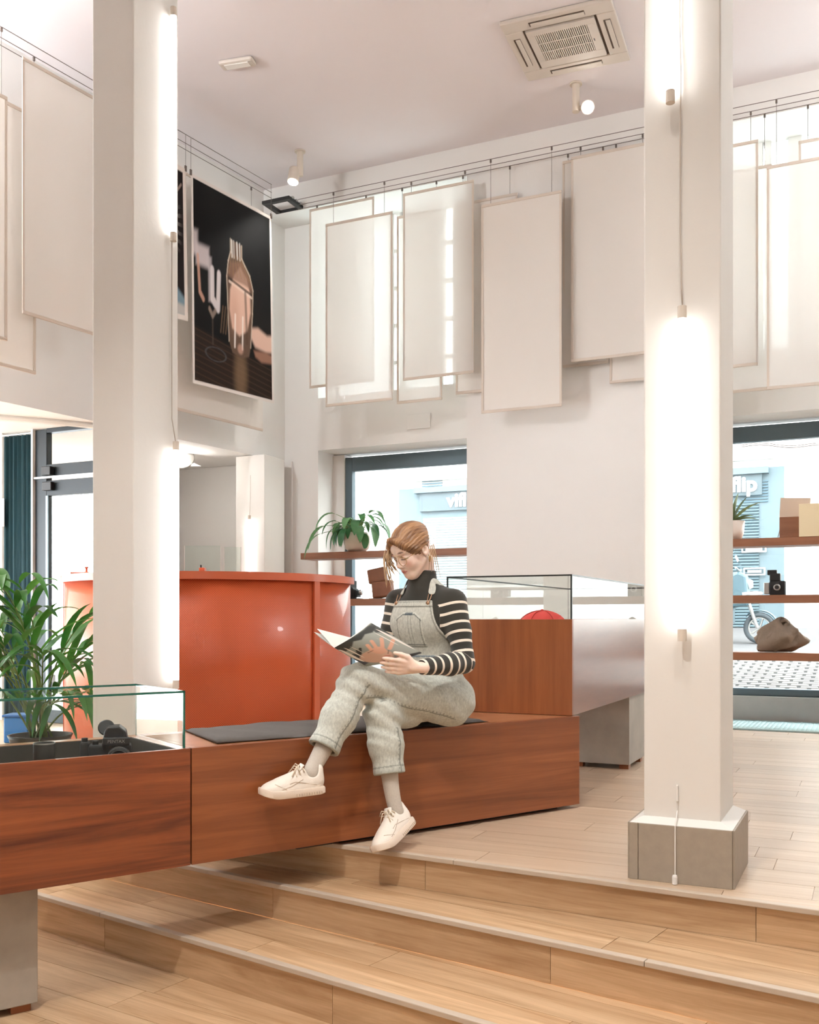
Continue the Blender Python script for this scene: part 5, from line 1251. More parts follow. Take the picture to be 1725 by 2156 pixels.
def jumper_mat():
    q = NT('striped_knit'); b = q.b; b.inputs['Roughness'].default_value = .9; b.inputs['Sheen Weight'].default_value = .2
    a = q.n('ShaderNodeAttribute', attribute_name='along'); dv = q.n('ShaderNodeMath', operation='DIVIDE'); ao = q.n('ShaderNodeMath', operation='ADD'); q.l(a, 'Fac', ao, 0); ao.inputs[1].default_value = .03; q.l(ao, 0, dv, 0); dv.inputs[1].default_value = .044
    fr_ = q.n('ShaderNodeMath', operation='FRACT'); q.l(dv, 0, fr_, 0); l1 = q.n('ShaderNodeMath', operation='LESS_THAN'); q.l(fr_, 0, l1, 0); l1.inputs[1].default_value = .27
    g1 = q.n('ShaderNodeMath', operation='GREATER_THAN'); q.l(a, 'Fac', g1, 0); g1.inputs[1].default_value = .0; mu = q.n('ShaderNodeMath', operation='MULTIPLY'); q.l(l1, 0, mu, 0); q.l(g1, 0, mu, 1)
    mx = q.n('ShaderNodeMix', data_type='RGBA'); q.l(mu, 0, mx, 'Factor')
    for s_ in mx.inputs:
        if s_.type == 'RGBA' and s_.name == 'A': s_.default_value = srgb(52, 50, 44)
        if s_.type == 'RGBA' and s_.name == 'B': s_.default_value = srgb(236, 224, 208)
    q.t.links.new([o for o in mx.outputs if o.type == 'RGBA'][0], b.inputs['Base Color'])
    tc = q.n('ShaderNodeTexCoord'); n2 = q.n('ShaderNodeTexNoise', Scale=420.0, Detail=2.0); q.l(tc, 'Object', n2, 'Vector'); bp = q.n('ShaderNodeBump', Strength=.25, Distance=.002); q.l(n2, 'Fac', bp, 'Height'); q.l(bp, 0, b, 'Normal'); return q.m
sdf_object('jumper', sd_jumper, (-.30, 4.10, .60), (.38, 4.80, 1.26), .0042, jumper_mat(), person, None, ('along', stripe_attr))

# dungarees
X_ = A3((ROTC[0, 0], ROTC[1, 0], 0)); Y_ = A3((ROTC[0, 1], ROTC[1, 1], 0)); CH = A3(J['chest'])
def tl_(P): q = P - CH; return q @ X_, q @ Y_, q[:, 2]            # across (her left +), behind (+), height above the chest point
def legfold(P):
    f = np.zeros(len(P), np.float32)
    for k_, amp, w_, fr_ in (('lkn', .006, .13, 95), ('rkn', .006, .12, 100), ('lhip', .006, .13, 70), ('rhip', .004, .12, 70)):
        q = P - A3(J[k_]); r = np.linalg.norm(q, axis=1); f += amp * np.sin((q @ A3((.5, .3, .85))) * fr_ + 3 * np.sin(r * 20)) * np.exp(-(r / w_) ** 2)
    return f
def sd_trousers(P):
    d = None
    for h_, k_, a_ in (('lhip', 'lkn', 'lan'), ('rhip', 'rkn', 'ran')):
        a, b, c = J[h_], J[k_], J[a_]; e = b.lerp(c, .74 if h_ == 'lhip' else .78)
        x = sd_chain(P, [a, a.lerp(b, .5), b, b.lerp(c, .4), e, c], [.110, .088, .070, .068, .056, .055], .05)
        ax = A3((c - b).normalized()); x = smax(x, (P - A3(e)) @ ax, .004); x = smax(x, -smax(sd_cap(P, b.lerp(c, .6), c, .050, .047), -((P - A3(b.lerp(c, .6))) @ ax), .004), .004)
        d = x if d is None else smin(d, x, .014)
    hips = smin(sd_ell(P, J['pelvis'] + Vector((.01, .0, -.005)), (.175, .135, .115), ROTC), sd_ell(P, J['belly'], (.143, .118, .14), ROTC), .05)
    hips = smax(hips, P[:, 2] - .80, .01); d = smin(d, hips, .05)
    d = d + legfold(P)
    return smax(d, .499 - P[:, 2] + 10 * np.minimum(0, (P - A3(FC.translation)) @ A3((-math.sin(THC), math.cos(THC), 0)) + .012), .01)
def denim_col(V):
    P = V.astype(np.float32)
    ax_d = {}
    for h_, k_, a_ in (('lhip', 'lkn', 'lan'), ('rhip', 'rkn', 'ran')): ax_d[h_] = np.minimum(sd_cap(P, J[h_], J[k_], .105, .07), sd_cap(P, J[k_], J[a_], .07, .056))
    own = {'lhip': ax_d['lhip'] < ax_d['rhip'] + .004, 'rhip': ax_d['rhip'] < ax_d['lhip']}
    base = np.tile(lin((194, 196, 186)), (len(P), 1)); 
    def dk(mask, col=(92, 98, 92), a=.7): base[:] = base + (lin(col) - base) * (np.clip(mask, 0, 1) * a)[:, None]
    for h_, k_, a_, k0 in (('lhip', 'lkn', 'lan', .74), ('rhip', 'rkn', 'ran', .78)):
        a, b, c = J[h_], J[k_], J[a_]; e = b.lerp(c, k0); ax = A3((c - b).normalized()); t = (P - A3(e)) @ ax; near = np.linalg.norm(P - A3(e), axis=1) < .12
        dk((np.abs(t + .03) < .003) * near, (98, 102, 96), .55); dk(smooth(-.03, .0, t) * near, (120, 126, 120), .35)
        # outer seam along the camera side of each leg
        for p, q_ in (((a, b), (b, e)) if h_ == 'lhip' else ((b.lerp(e, .25), e),)):
            ab = A3(q_ - p); tt = np.clip(((P - A3(p)) @ ab) / (ab @ ab), 0, 1); r = P - A3(p) - tt[:, None] * ab; dirn = A3((.25, -.75, -.62) if q_ is b else (.75, -.60, .15)); dirn = dirn - ab * (dirn @ ab) / (ab @ ab); dirn /= np.linalg.norm(dirn)
            sidev = np.cross(ab / np.linalg.norm(ab), dirn); s_ = r @ sidev; f_ = r @ dirn; s_ = np.where(own[h_], s_, 1.); seam = (np.abs(s_) < .0035) * (f_ > .03) * (tt > .02) * (tt < .98)
            dk(seam, (96, 98, 90), .55 if q_ is b else .7)
            dk((np.abs(s_ - .008) < .003) * (f_ > .03) * (np.sin(tt * np.linalg.norm(ab) * 330) > .3) * (tt > .02) * (tt < .98), (88, 92, 86), .5)
    dk(np.exp(-((P[:, 2] - .79) / .006) ** 2), (70, 82, 92), .7)
    return base
M_DENIM = vcol('washed_denim', .85, var=.26, vs=(120, 120, 60), bump=.3, bscale=600)
dg = sdf_object('dungarees', sd_trousers, (-.52, 3.90, .24), (.42, 4.86, .83), .0044, M_DENIM, person, denim_col)
def sd_bib(P):
    x, y, z = tl_(P); t = sd_torso(P, .004)
    wd = .098 + (.10 - z) * .30
    reg = np.maximum(np.maximum(np.abs(x + .006) - wd, y + .02), np.maximum(z - .098, -.20 - z))
    d = smax(np.abs(t - .0075) - .0035, reg, .002)
    hem = smax(np.abs(t - .010) - .004, np.maximum(np.maximum(np.abs(x + .006) - wd - .001, y + .02), np.maximum(z - .100, .072 - z)), .002)
    d = np.minimum(d, hem)
    pk = np.maximum(np.maximum(np.abs(x + .008) - .068, y + .02), np.maximum(z - .045, -.105 - z)); pk = np.maximum(pk, (z - .045) + (np.abs(x + .008) - .03) * .75)
    d = np.minimum(d, smax(np.abs(t - .0115) - .0035, pk, .002))
    wb_ = np.maximum(np.abs(z + .165) - .017, y - .2)
    return np.minimum(d, smax(np.abs(t - .010) - .005, wb_, .003))
def bib_col(V):
    P = V.astype(np.float32); x, y, z = tl_(P); c = np.tile(lin((192, 192, 182)), (len(P), 1))
    def dk(m, col, a): c[:] = c + (lin(col) - c) * (np.clip(m, 0, 1) * a)[:, None]
    xx = x + .008; e1 = np.abs(np.abs(xx) - .062) < .0028; top = .045 - np.maximum(0, np.abs(xx) - .03) * .75
    inpk = (np.abs(xx) < .068) & (z < top) & (z > -.105)
    dk(e1 & inpk, (110, 108, 98), .6); dk((np.abs(z - top + .007) < .0028) & inpk, (84, 92, 90), .75); dk((np.abs(z + .098) < .003) & inpk, (78, 80, 76), .7); dk((np.abs(z + .108) < .003) & (np.abs(xx) < .07), (84, 92, 100), .5)
    dk((np.abs(xx - .012) < .002) & inpk, (120, 118, 108), .5); dk((np.abs(xx + .004) < .002) & inpk, (120, 118, 108), .5)
    dk((np.abs(z - .074) < .003), (92, 92, 86), .6); dk((np.abs(z - .095) < .0025), (104, 104, 98), .6)
    wd = .098 + (.10 - z) * .30; dk((np.abs(np.abs(x + .006) - wd + .007) < .003), (112, 110, 100), .6)
    dk((np.abs(z + .15) < .0035) | (np.abs(z + .18) < .0035), (78, 96, 112), .8); dk((np.abs(z - .04) < .006) & (np.abs(xx) < .02), (66, 82, 92), .8)
    return c
sdf_object('bib', sd_bib, (-.12, 4.36, .72), (.32, 4.80, 1.08), .0030, M_DENIM, dg, bib_col, smooth_it=1)
# straps, buckles
M_BRASS = mat('brass', srgb(176, 140, 112), .35, .8)
def on_torso(x, z, off):          # point on the front of the torso
    p = CH + X_ * x + np.array([0, 0, z], np.float32) - Y_ * .35; lo_, hi_ = 0., .35
    for _ in range(24):
        m_ = (lo_ + hi_) / 2; v = (p + Y_ * m_)[None].astype(np.float32); f = min(float(sd_jumper(v)[0]), 9)
        if f > off: lo_ = m_
        else: hi_ = m_
    return Vector((p + Y_ * lo_).tolist())
for s in (-1, 1):
    xs = [s * .084 - .006, s * .082 - .004, s * .078, s * .072]; zz = [.10, .125, .15, .172]
    pts = [on_torso(x, z, .006) for x, z in zip(xs, zz)]
    up_ = Vector((J['lsh'] if s > 0 else J['rsh'])) * .45 + J['neck0'] * .55
    top_p = up_ + Vector((0, 0, .045)); back_p = up_ + Vector(Y_.tolist()) * .09 + Vector((0, 0, -.02))
    pts = pts[1:] + [pts[-1].lerp(top_p, .5) + Vector((0, 0, .008)) - Vector(Y_.tolist()) * .01, top_p, back_p]
    # keep the band outside the jumper
    fin = []
    for p in pts:
        p = np.array(p, np.float32)
        for _ in range(6):
            f0 = float(sd_jumper(p[None])[0]); g = np.array([float(sd_jumper((p + e_)[None].astype(np.float32))[0]) - f0 for e_ in np.eye(3) * .003]); g /= np.linalg.norm(g) + 1e-9; p = p + (g * (.005 - f0)).astype(np.float32)
        fin.append((Vector(p.tolist()), Vector(g.tolist())))
    L, Rr = [], []
    for i, (p, g) in enumerate(fin):
        t = (fin[min(i + 1, len(fin) - 1)][0] - fin[max(i - 1, 0)][0]).normalized(); sd_ = t.cross(g).normalized() * .0175; L.append(p - sd_); Rr.append(p + sd_)
    o = MB().strip(L, Rr).build('strap', M_DENIM, dg, smooth=True, solid=.006, sub=2)
    col = o.data.color_attributes.new('Col', 'FLOAT_COLOR', 'POINT'); col.data.foreach_set('color', np.tile(np.append(lin((194, 194, 184)), 1), len(o.data.vertices)).astype(np.float32))
    a = on_torso(s * .086 - .006, .088, .014); b_ = on_torso(s * .084 - .005, .128, .012)
    for e in (-.007, .007):
        w_ = Vector(X_.tolist()) * e; MB().tube([a + w_ * .4, a.lerp(b_, .5) + w_, b_ + w_ * 1.2], .0022, 6).build('buckle', M_BRASS, dg)
    MB().lathe([(.009, -.003), (.009, .003), (.004, .005)], 14, M=Matrix.Translation(a) @ Vector((-Y_).tolist()).to_track_quat('Z', 'Y').to_matrix().to_4x4()).build('button', M_BRASS, dg, smooth=True)

# socks and trainers
M_SOCK = mat('grey_marl_sock', srgb(198, 188, 176), .95, var=.10, vscale=(300, 300, 120), bump=.25, bscale=500)
M_SHOE = mat('cream_leather', srgb(238, 228, 216), .5, var=.03, vscale=(30, 30, 30), bump=.06, bscale=200); M_SOLE = mat('cream_rubber', srgb(230, 214, 198), .6); M_LACE = mat('cream_lace', srgb(222, 206, 184), .8); M_SEAM = mat('shoe_seam', srgb(198, 180, 160), .7)
def shoe(fr, knee, ankle, nm, label=None):
    """fr: heel bottom centre; x forward, y to the wearer's left, z up"""
    t = empty(nm, parent=person); t.matrix_world = fr
    if label: t['label'] = label
    L = .272
    def half_w(x): u = x / L; return (.030 + .0145 * math.sin(min(1, u / .75) * math.pi * .5 + .0) + .003) * (min(1, (u + .045) / .12) ** .5) * (max(0.02, 1 - max(0, (u - .72) / .285) ** 2.4) ** .5)
    n = 36; xs = [L * (1 - math.cos(math.pi * i / n)) / 2 for i in range(n + 1)]
    outl = [(x, half_w(x) * 1.06 + .002) for x in xs] + [(x, -half_w(x) * 1.06 - .002) for x in xs[::-1]]
    sm = MB(); N = len(outl)
    toe = lambda x: .018 * max(0, (x / L - .72) / .28) ** 2
    rings = [(.96, 0), (1.0, .004), (1.0, .024), (.97, .030)]
    for k, z in rings: sm.v += [(L / 2 + (x - L / 2) * k, y * k, z + toe(x)) for x, y in outl]
    for r in range(3):
        for i in range(N): sm.f.append((r * N + i, r * N + (i + 1) % N, (r + 1) * N + (i + 1) % N, (r + 1) * N + i)); sm.m.append(0)
    for r in (0, 3):
        for i in range(n): q = (r * N + i, r * N + i + 1, r * N + N - 2 - i, r * N + N - 1 - i); sm.f.append(q); sm.m.append(0)
    sm.build('sole', M_SOLE, t, auto=True)
    for k in range(11):
        x = .02 + k * .011
        for s in (-1, 1): MB().box(x, x + .003, s * (half_w(x) * 1.06 + .0025) - .001, s * (half_w(x) * 1.06 + .0025) + .001, .004, .014).build('sole_rib', M_SEAM, t)
    def sd_up(P):
        d = sd_ell(P, (.205, 0, .030), (.064, .041, .038)); d = smin(d, sd_ell(P, (.13, 0, .036), (.085, .038, .048)), .03)
        d = smin(d, sd_ell(P, (.052, 0, .045), (.052, .034, .055)), .03); d = smin(d, sd_cap(P, (.18, 0, .052), (.085, 0, .094), .022, .022), .02)
        d = smin(d, sd_cap(P, (.028, 0, .06), (.02, 0, .098), .024, .020), .025)
        d = smax(d, .026 + .018 * np.maximum(0, (P[:, 0] / L - .72) / .28) ** 2 - P[:, 2], .002)
        return smax(d, -sd_cap(P, (.052, 0, .085), (.058, 0, .16), .030, .040), .008)
    me_o = sdf_object('upper', sd_up, (-.02, -.06, .01), (.29, .06, .14), .0030, M_SHOE, t)
    # tongue, lace rows, bow, side seams
    MB().tube([(.150, 0, .068), (.115, 0, .092), (.088, 0, .122)], [.014, .02, .021], 10, flat=.35, up=(.6, 0, .8)).build('tongue', M_SHOE, t, smooth=True)
    for k in range(5):
        x = .158 - k * .016; z = .074 + k * .0095
        MB().tube([(x - .004, -.026, z - .016), (x, -.012, z + .004), (x, .012, z + .004), (x - .004, .026, z - .016)], .0032, 6).build('lace', M_LACE, t, smooth=True)
    bx, bz = .098, .112
    for s in (-1, 1):
        MB().tube([(bx, 0, bz), (bx + .012, s * .02, bz + .012), (bx + .022, s * .034, bz - .004), (bx + .012, s * .024, bz - .012), (bx, 0, bz)], .0026, 6).build('lace_loop', M_LACE, t, smooth=True)
        MB().tube([(bx, 0, bz), (bx + .02, s * .014, bz + .004), (bx + .045, s * .03, bz - .03)], .0026, 6).build('lace_end', M_LACE, t, smooth=True)
        def sd_pt(x, z):      # on the side of the upper
            y0, y1 = 0., .07
            for _ in range(18):
                m_ = (y0 + y1) / 2; v = float(sd_up(np.array([[x, s * m_, z]], np.float32))[0])
                if v < .0003: y0 = m_
                else: y1 = m_
            return (x, s * (y0 + .0005), z)
        for path in (((.04, .04), (.09, .052), (.13, .060), (.155, .055)), ((.06, .09), (.10, .066), (.15, .045), (.19, .036)), ((.17, .034), (.20, .05), (.215, .058))):
            MB().tube([sd_pt(*p) for p in path], .0013, 5).build('seam', M_SEAM, t)
    # sock
    inv = fr.inverted(); k_, a_ = inv @ knee, inv @ ankle
    MB().tube([Vector((.055, 0, .05)), Vector((.052, 0, .09)), Vector((.05, 0, .105)).lerp(a_, .6), a_.lerp(k_, .12), a_.lerp(k_, .3), a_.lerp(k_, .5)], [.03, .031, .033, .035, .040, .044], 18).build('sock', M_SOCK, t, smooth=True, sub=1)
    return t
def frame_from(heel, toe_, upv):
    x = (toe_ - heel).normalized(); z = (upv - x * upv.dot(x)).normalized(); y = z.cross(x); m = Matrix((x, y, z)).transposed().to_4x4(); m.translation = heel; return m
hl = dp(681, 1668, 4.02); tl2 = dp(549, 1683, 3.90); shoe(frame_from(hl, tl2, Vector((.05, .02, 1))), J['lkn'], J['lan'] + Vector((.0, 0, 0)), 'sneaker')
hr = dp(868, 1733, 4.22); tr = dp(797, 1802, 4.01); shoe(frame_from(hr, tr, Vector((-.35, .12, 1))), J['rkn'], J['ran'], 'sneaker')

# hair
def sd_hair(P):
    q = toH(P).astype(np.float32); sk = sd_ell(q, (0, -.014, .034), (.083, .103, .093))
    # side sweep over the temples to a low knot
    sk = smin(sk, sd_chain(q, [(0, -.075, -.02), (0, -.095, -.07), (.0, -.085, -.10)], [.05, .036, .022], .02), .03)
    face = sd_ell(q, (0, .095, -.045), (.064, .085, .092)); sk = smax(sk, -face, .012)
    low = np.maximum(-(q[:, 2] + .035) + np.maximum(0, -(q[:, 1] + .02)) * 1.4, -9); sk = smax(sk, low, .015)
    for s in (-1, 1):
        sk = smax(sk, -sd_ell(q, (s * .080, -.010, -.020), (.022, .024, .036)), .008)
        sk = smin(sk, sd_chain(q, [(s * .012, .088, .085), (s * .052, .070, .050), (s * .074, .03, .012), (s * .076, -.02, .02)], [.012, .014, .012, .012], .02), .02)
    w_ = np.arctan2(q[:, 0], q[:, 2] + .02); return sk + .0016 * np.sin(w_ * 46 + q[:, 1] * 60) + .001 * np.sin(w_ * 91)
def hair_mat():
    q = NT('light_brown_hair'); b = q.b; b.inputs['Roughness'].default_value = .42
    a = q.n('ShaderNodeAttribute', attribute_name='Col'); tc = q.n('ShaderNodeTexCoord'); q.l(a, 'Color', b, 'Base Color'); return q.m
def hair_col(V):
    q = toH(V.astype(np.float32)); w_ = np.arctan2(q[:, 0], q[:, 2] + .02); s = .5 + .5 * np.sin(w_ * 37 + 5 * np.sin(q[:, 1] * 25)) * np.cos(w_ * 91 + q[:, 1] * 20)
    s = np.clip(s * .6 + .25 * np.sin(w_ * 13) + .15, 0, 1)
    c = lin((112, 74, 48))[None] * (1 - s[:, None]) + lin((184, 140, 98))[None] * s[:, None]; dark = np.clip(1 - np.abs(q[:, 2] + .0) / .05, 0, 1) * (q[:, 1] > .02) * .35; return c * (1 - dark[:, None])
M_HAIR = hair_mat(); mn = HCn - .16; mxx = HCn + .16
hair = sdf_object('hair', sd_hair, mn, mxx, .0026, M_HAIR, person, hair_col)
M_LOCK = mat('loose_hair', srgb(186, 152, 116), .5, var=.2, vscale=(60, 60, 60))
rnd = random.Random(8)
for i in range(16):          # loose strands falling in front of the face, on her right
    a = fromH((.058 + rnd.uniform(-.012, .014), .070 + rnd.uniform(-.012, .012), .052 + rnd.uniform(-.012, .01))); ln = rnd.uniform(.10, .19)
    sx, sy = rnd.uniform(-.03, -.004), rnd.uniform(-.02, .0); e = rnd.uniform(.0, .05)
    pts = [a, a + Vector((sx * .8 - .004, sy, -.3 * ln)), a + Vector((sx + .006 + e * .2, sy * 1.2, -.65 * ln)), a + Vector((sx + .016 + e, sy, -ln))]
    MB().tube(pts, [.003, .0042, .0034, .0012], 6).build('hair_strand', M_LOCK, hair, smooth=True, sub=1)
for i in range(5):           # wisps at the nape and by the ear
    a = fromH((-.070, -.03 - .01 * i, -.01)); MB().tube([a, a + Vector((.012, .004, -.05)), a + Vector((.008 + .006 * i, .006, -.10 - .012 * i))], [.003, .0024, .0008], 5).build('hair_strand', M_LOCK, hair, smooth=True)
# glasses, earring
gls = empty('glasses', parent=person)
M_GOLD = mat('thin_gold_wire', srgb(206, 168, 120), .25, .9)
for s in (-1, 1):
    cen = Vector((s * .034, .104, -.014)); MB().tube([fromH((cen.x + .024 * math.cos(a), cen.y - .004 * abs(math.cos(a)) - (.006 if s * math.cos(a) > 0 else 0) * abs(math.cos(a)), cen.z + .021 * math.sin(a))) for a in np.linspace(0, 2 * math.pi, 26)[:-1]], .0013, 6, closed=True).build('rim', M_GOLD, gls)
    MB().tube([fromH((s * .058, .094, -.008)), fromH((s * .074, .05, -.002)), fromH((s * .079, .0, .006))], .0013, 6).build('temple', M_GOLD, gls)
MB().tube([fromH((-.010, .104, -.010)), fromH((0, .108, -.006)), fromH((.010, .104, -.010))], .0013, 6).build('bridge', M_GOLD, gls)
ec = fromH((-.079, -.008, -.056)); MB().tube([ec + Vector((.003 * math.cos(a) + .004, .008 * math.cos(a), .012 * math.sin(a))) for a in np.linspace(0, 2 * math.pi, 18)[:-1]], .0022, 6, closed=True).build('earring', M_GOLD, person)
# ------------------------------------------------------------------ magazine
S1, S2 = dp(704, 1364, 4.02), dp(772, 1403, 4.17)
T1, T2 = dp(782, 1311, 4.13), dp(889, 1375, 4.19)
def cover_print(U, V):        # U along the spine edge towards the reader, V from the spine to the fore edge
    img = np.ones(U.shape + (3,)) * lin((150, 156, 148)); img = paint(img, smooth(.2, .9, V) * .5, (176, 178, 168))
    img = paint(img, poly_mask(U, V, [(-.02, -.02), (.02, .9), (.10, .97), (.16, .8), (.10, .66), (.16, .5), (.10, .36), (.20, .24), (.28, .0), (.1, -.05)], .015), (44, 46, 44), .95)
    img = paint(img, poly_mask(U, V, [(.0, .78), (.02, 1.02), (.40, 1.02), (.34, .93), (.24, .90), (.2, .84), (.08, .86)], .015), (58, 60, 58), .9)
    # dark spread hand shadow near the spine
    for (a, b) in ((.34, .30), (.36, .22), (.40, .14), (.44, .08)): img = paint(img, smooth(.030, .018, seg(U, V, a, b, .58, .12)), (30, 34, 36), .95)
    img = paint(img, smooth(.11, .09, np.hypot(U - .62, V - .10)), (30, 32, 36), .95); img = paint(img, poly_mask(U, V, [(.6, -.02), (.95, -.02), (.85, .12), (.62, .2)], .02), (34, 36, 60), .9)
    # face, hand with spread fingers
    img = paint(img, smooth(.25, .21, np.hypot((U - .72), (V - .34) * .85)), (214, 178, 158), .98)
    for (a, b, c, d) in ((.34, .46, .52, .40), (.30, .60, .52, .50), (.36, .78, .56, .58), (.50, .90, .64, .66)): img = paint(img, smooth(.040, .028, seg(U, V, a, b, c, d)), (224, 172, 146), .98)
    img = paint(img, smooth(.13, .10, np.hypot(U - .58, V - .50)), (222, 172, 148), .98)
    img = paint(img, smooth(.012, .004, np.minimum(seg(U, V, .54, .30, .52, .42), seg(U, V, .66, .62, .74, .54))), (60, 44, 40), .7)
    img = paint(img, smooth(.02, .008, seg(U, V, .80, .52, .78, .44)), (188, 100, 86), .8)
    img = paint(img, poly_mask(U, V, [(.86, .62), (1.02, .50), (1.02, .82), (.94, .80)], .02), (206, 164, 142), .95); img = paint(img, poly_mask(U, V, [(.92, .78), (1.02, .72), (1.02, 1.02), (.96, 1.02)], .01), (40, 40, 42), .95)
    img = paint(img, smooth(.02, .006, seg(U, V, .84, .72, .95, .60)), (70, 46, 40), .85)
    return img
mag = thing('magazine', 'open magazine with a hand and face on its cover in the woman\'s hands', 'magazine')
nrm = (S2 - S1).cross(T1 - S1).normalized()
if nrm.y > 0: nrm = -nrm
bow = lambda u, v: (np.array(list(nrm)) * (.010 * np.sin(np.pi * v) + .006 * np.sin(np.pi * v) * u)[..., None])
M_COVER = vcol('glossy_cover', .3)
print_sheet('cover', [S1, S2, T2, T1], cover_print, 90, 80, mag, curl=bow, m=M_COVER)
M_PAGE = mat('white_paper', srgb(236, 230, 222), .7)
inn = -nrm
def page_block(a, b, c, d, t, name, curl):
    n = 10; m = MB(); P = []
    for s_ in (0, 1):
        for j in range(n + 1):
            v = j / n
            for i in (0, 1):
                p = Vector(a).lerp(Vector(b), i).lerp((Vector(d) if not i else Vector(c)), v); p = p + nrm * curl * math.sin(math.pi * v) + inn * (.0012 + t * s_ * min(1, v * 5 + .25)); P.append(p)
    k = 2 * (n + 1); fs = []
    for s_ in (0, 1):
        for j in range(n): q = s_ * k + 2 * j; fs.append((q, q + 1, q + 3, q + 2))
    for j in range(n): fs += [(2 * j, 2 * j + 2, k + 2 * j + 2, k + 2 * j), (2 * j + 1, 2 * j + 3, k + 2 * j + 3, k + 2 * j + 1)]
    fs += [(0, 1, k + 1, k), (2 * n, 2 * n + 1, k + 2 * n + 1, k + 2 * n)]
    m.add(P, fs); return m.build(name, M_PAGE, mag, auto=True)
page_block(S1, S2, T2, T1, .005, 'page_block', .010)
E1, E2 = dp(662, 1331, 4.10), dp(738, 1352, 4.30)
page_block(S1, S2, E2, E1, .004, 'page_block', -.010)
E3 = dp(668, 1324, 4.11); page_block(S1 + inn * .004, S2 + inn * .004, E2 + Vector((0, 0, .02)), E3, .0012, 'loose_page', .004)
bk = MB(); bk.add([S1, S2, E2, E1], [(0, 1, 2, 3)]); bk.build('back_cover', mat('back_cover_print', srgb(214, 210, 204), .35), mag, solid=.001)

# ------------------------------------------------------------------ things in the display cases
def icase(u, v, z=.386): return FC @ Matrix.Translation((u, v, z))
def medium_camera(fr):
    t = thing('film_camera', 'black medium format camera with lens lying in the glass hooded case', 'camera', fr)
    MB().box(-.085, .075, -.02, .075, 0, .095).build('body', M_BLACKGRIP, t, bevel=.008)
    MB().prism([(-.045, .075), (.055, .075), (.045, .13), (.02, .150), (-.02, .150), (-.035, .13)], -.03, .07, M=Matrix.Rotation(R(90), 4, 'X') @ Matrix.Translation((.01, .018, 0)) @ Matrix.Scale(-1, 4, (0, 0, 1))).build('prism_finder', M_BLACK, t, bevel=.006)
    MB().box(-.115, -.083, -.015, .06, 0, .108).build('grip', M_BLACKGRIP, t, bevel=.008)
    Ml = Matrix.Translation((.03, -.02, .048)) @ Matrix.Rotation(R(90), 4, 'X')
    MB().lathe([(.043, 0), (.045, .01), (.045, .03), (.042, .032), (.042, .048), (.038, .052), (.033, .052), (.028, .035)], 28, M=Ml).build('lens_barrel', M_BLACK, t, auto=True)
    MB().lathe([(.0445, .030), (.0445, .033)], 28, M=Ml).build('focus_ring', M_METAL, t); MB().lathe([(.036, .0525), (.036, .0545), (.033, .0545), (.033, .0525)], 28, M=Ml, cap=False).build('lens_rim', M_METAL, t)
    MB().lathe([(.001, .040), (.015, .039), (.029, .034)], 24, M=Ml, cap=False).build('front_glass', mat('lens_glass', srgb(28, 26, 34), .08, spec=1), t, smooth=True)
    MB().lathe([(.03, 0), (.032, .01), (.028, .014)], 22, M=Matrix.Translation((-.02, .04, .155)) @ Matrix.Rotation(R(70), 4, 'X')).build('eyecup', M_BLACK, t, auto=True)
    for x in (-.1, -.06): MB().lathe([(.012, .0), (.012, .014)], 14, M=Matrix.Translation((x, .02, .096 if x > -.08 else .108))).build('dial', M_BLACK, t, auto=True)
    me = text_mesh('PENTAX', .017, .0004); me.materials.append(M_METAL); o = put('lettering', me, t); o.location = (.02, -.0525, .113); o.rotation_euler = (R(90), 0, 0)
    MB().box(-.03, .07, -.052, -.03, .098, .128).build('name_plate', M_BLACK, t, bevel=.004)
    return t
cpos = FC.inverted() @ dp(240, 1560, 3.80)
medium_camera(icase(cpos.x, .20) @ Matrix.Rotation(R(-22), 4, 'Z'))
lpos = FC.inverted() @ dp(90, 1580, 3.62)
ln = thing('camera_lens', 'loose dark lens standing upright in the glass hooded case', 'lens', icase(lpos.x, .13))
M_LENS = mat('dark_lens_metal', srgb(52, 52, 48), .5, var=.1, vscale=(60, 60, 60))
MB().lathe([(.030, 0), (.032, .012), (.032, .02), (.036, .028), (.0375, .055), (.036, .062), (.038, .07), (.038, .128), (.035, .131), (.034, .122)], 30).build('barrel', M_LENS, ln, auto=True)
MB().lathe([(.0385, .126), (.0385, .131), (.036, .131), (.036, .126)], 30, cap=False).build('rim', M_METAL, ln)
for k in range(24):
    a = k * 2 * math.pi / 24; MB().box(-.0018, .0018, -.0012, .0012, .034, .052, M=Matrix.Translation((.0375 * math.cos(a), .0375 * math.sin(a), 0)) @ Matrix.Rotation(a + math.pi / 2, 4, 'Z')).build('grip_rib', M_BLACK, ln)
sm = thing('leather_strap', 'small brown leather strap curled at the edge of the glass hooded case', 'strap', icase(-.86, .09))
MB().tube([(-.1, 0, .02), (-.04, .02, .05), (.03, .0, .06), (.09, .03, .015)], .014, 8, flat=.4).build('band', M_LEATHER, sm, smooth=True, sub=1); MB().box(-.11, -.07, -.012, .016, .0, .04).build('tab', M_LEATHER, sm, bevel=.005)
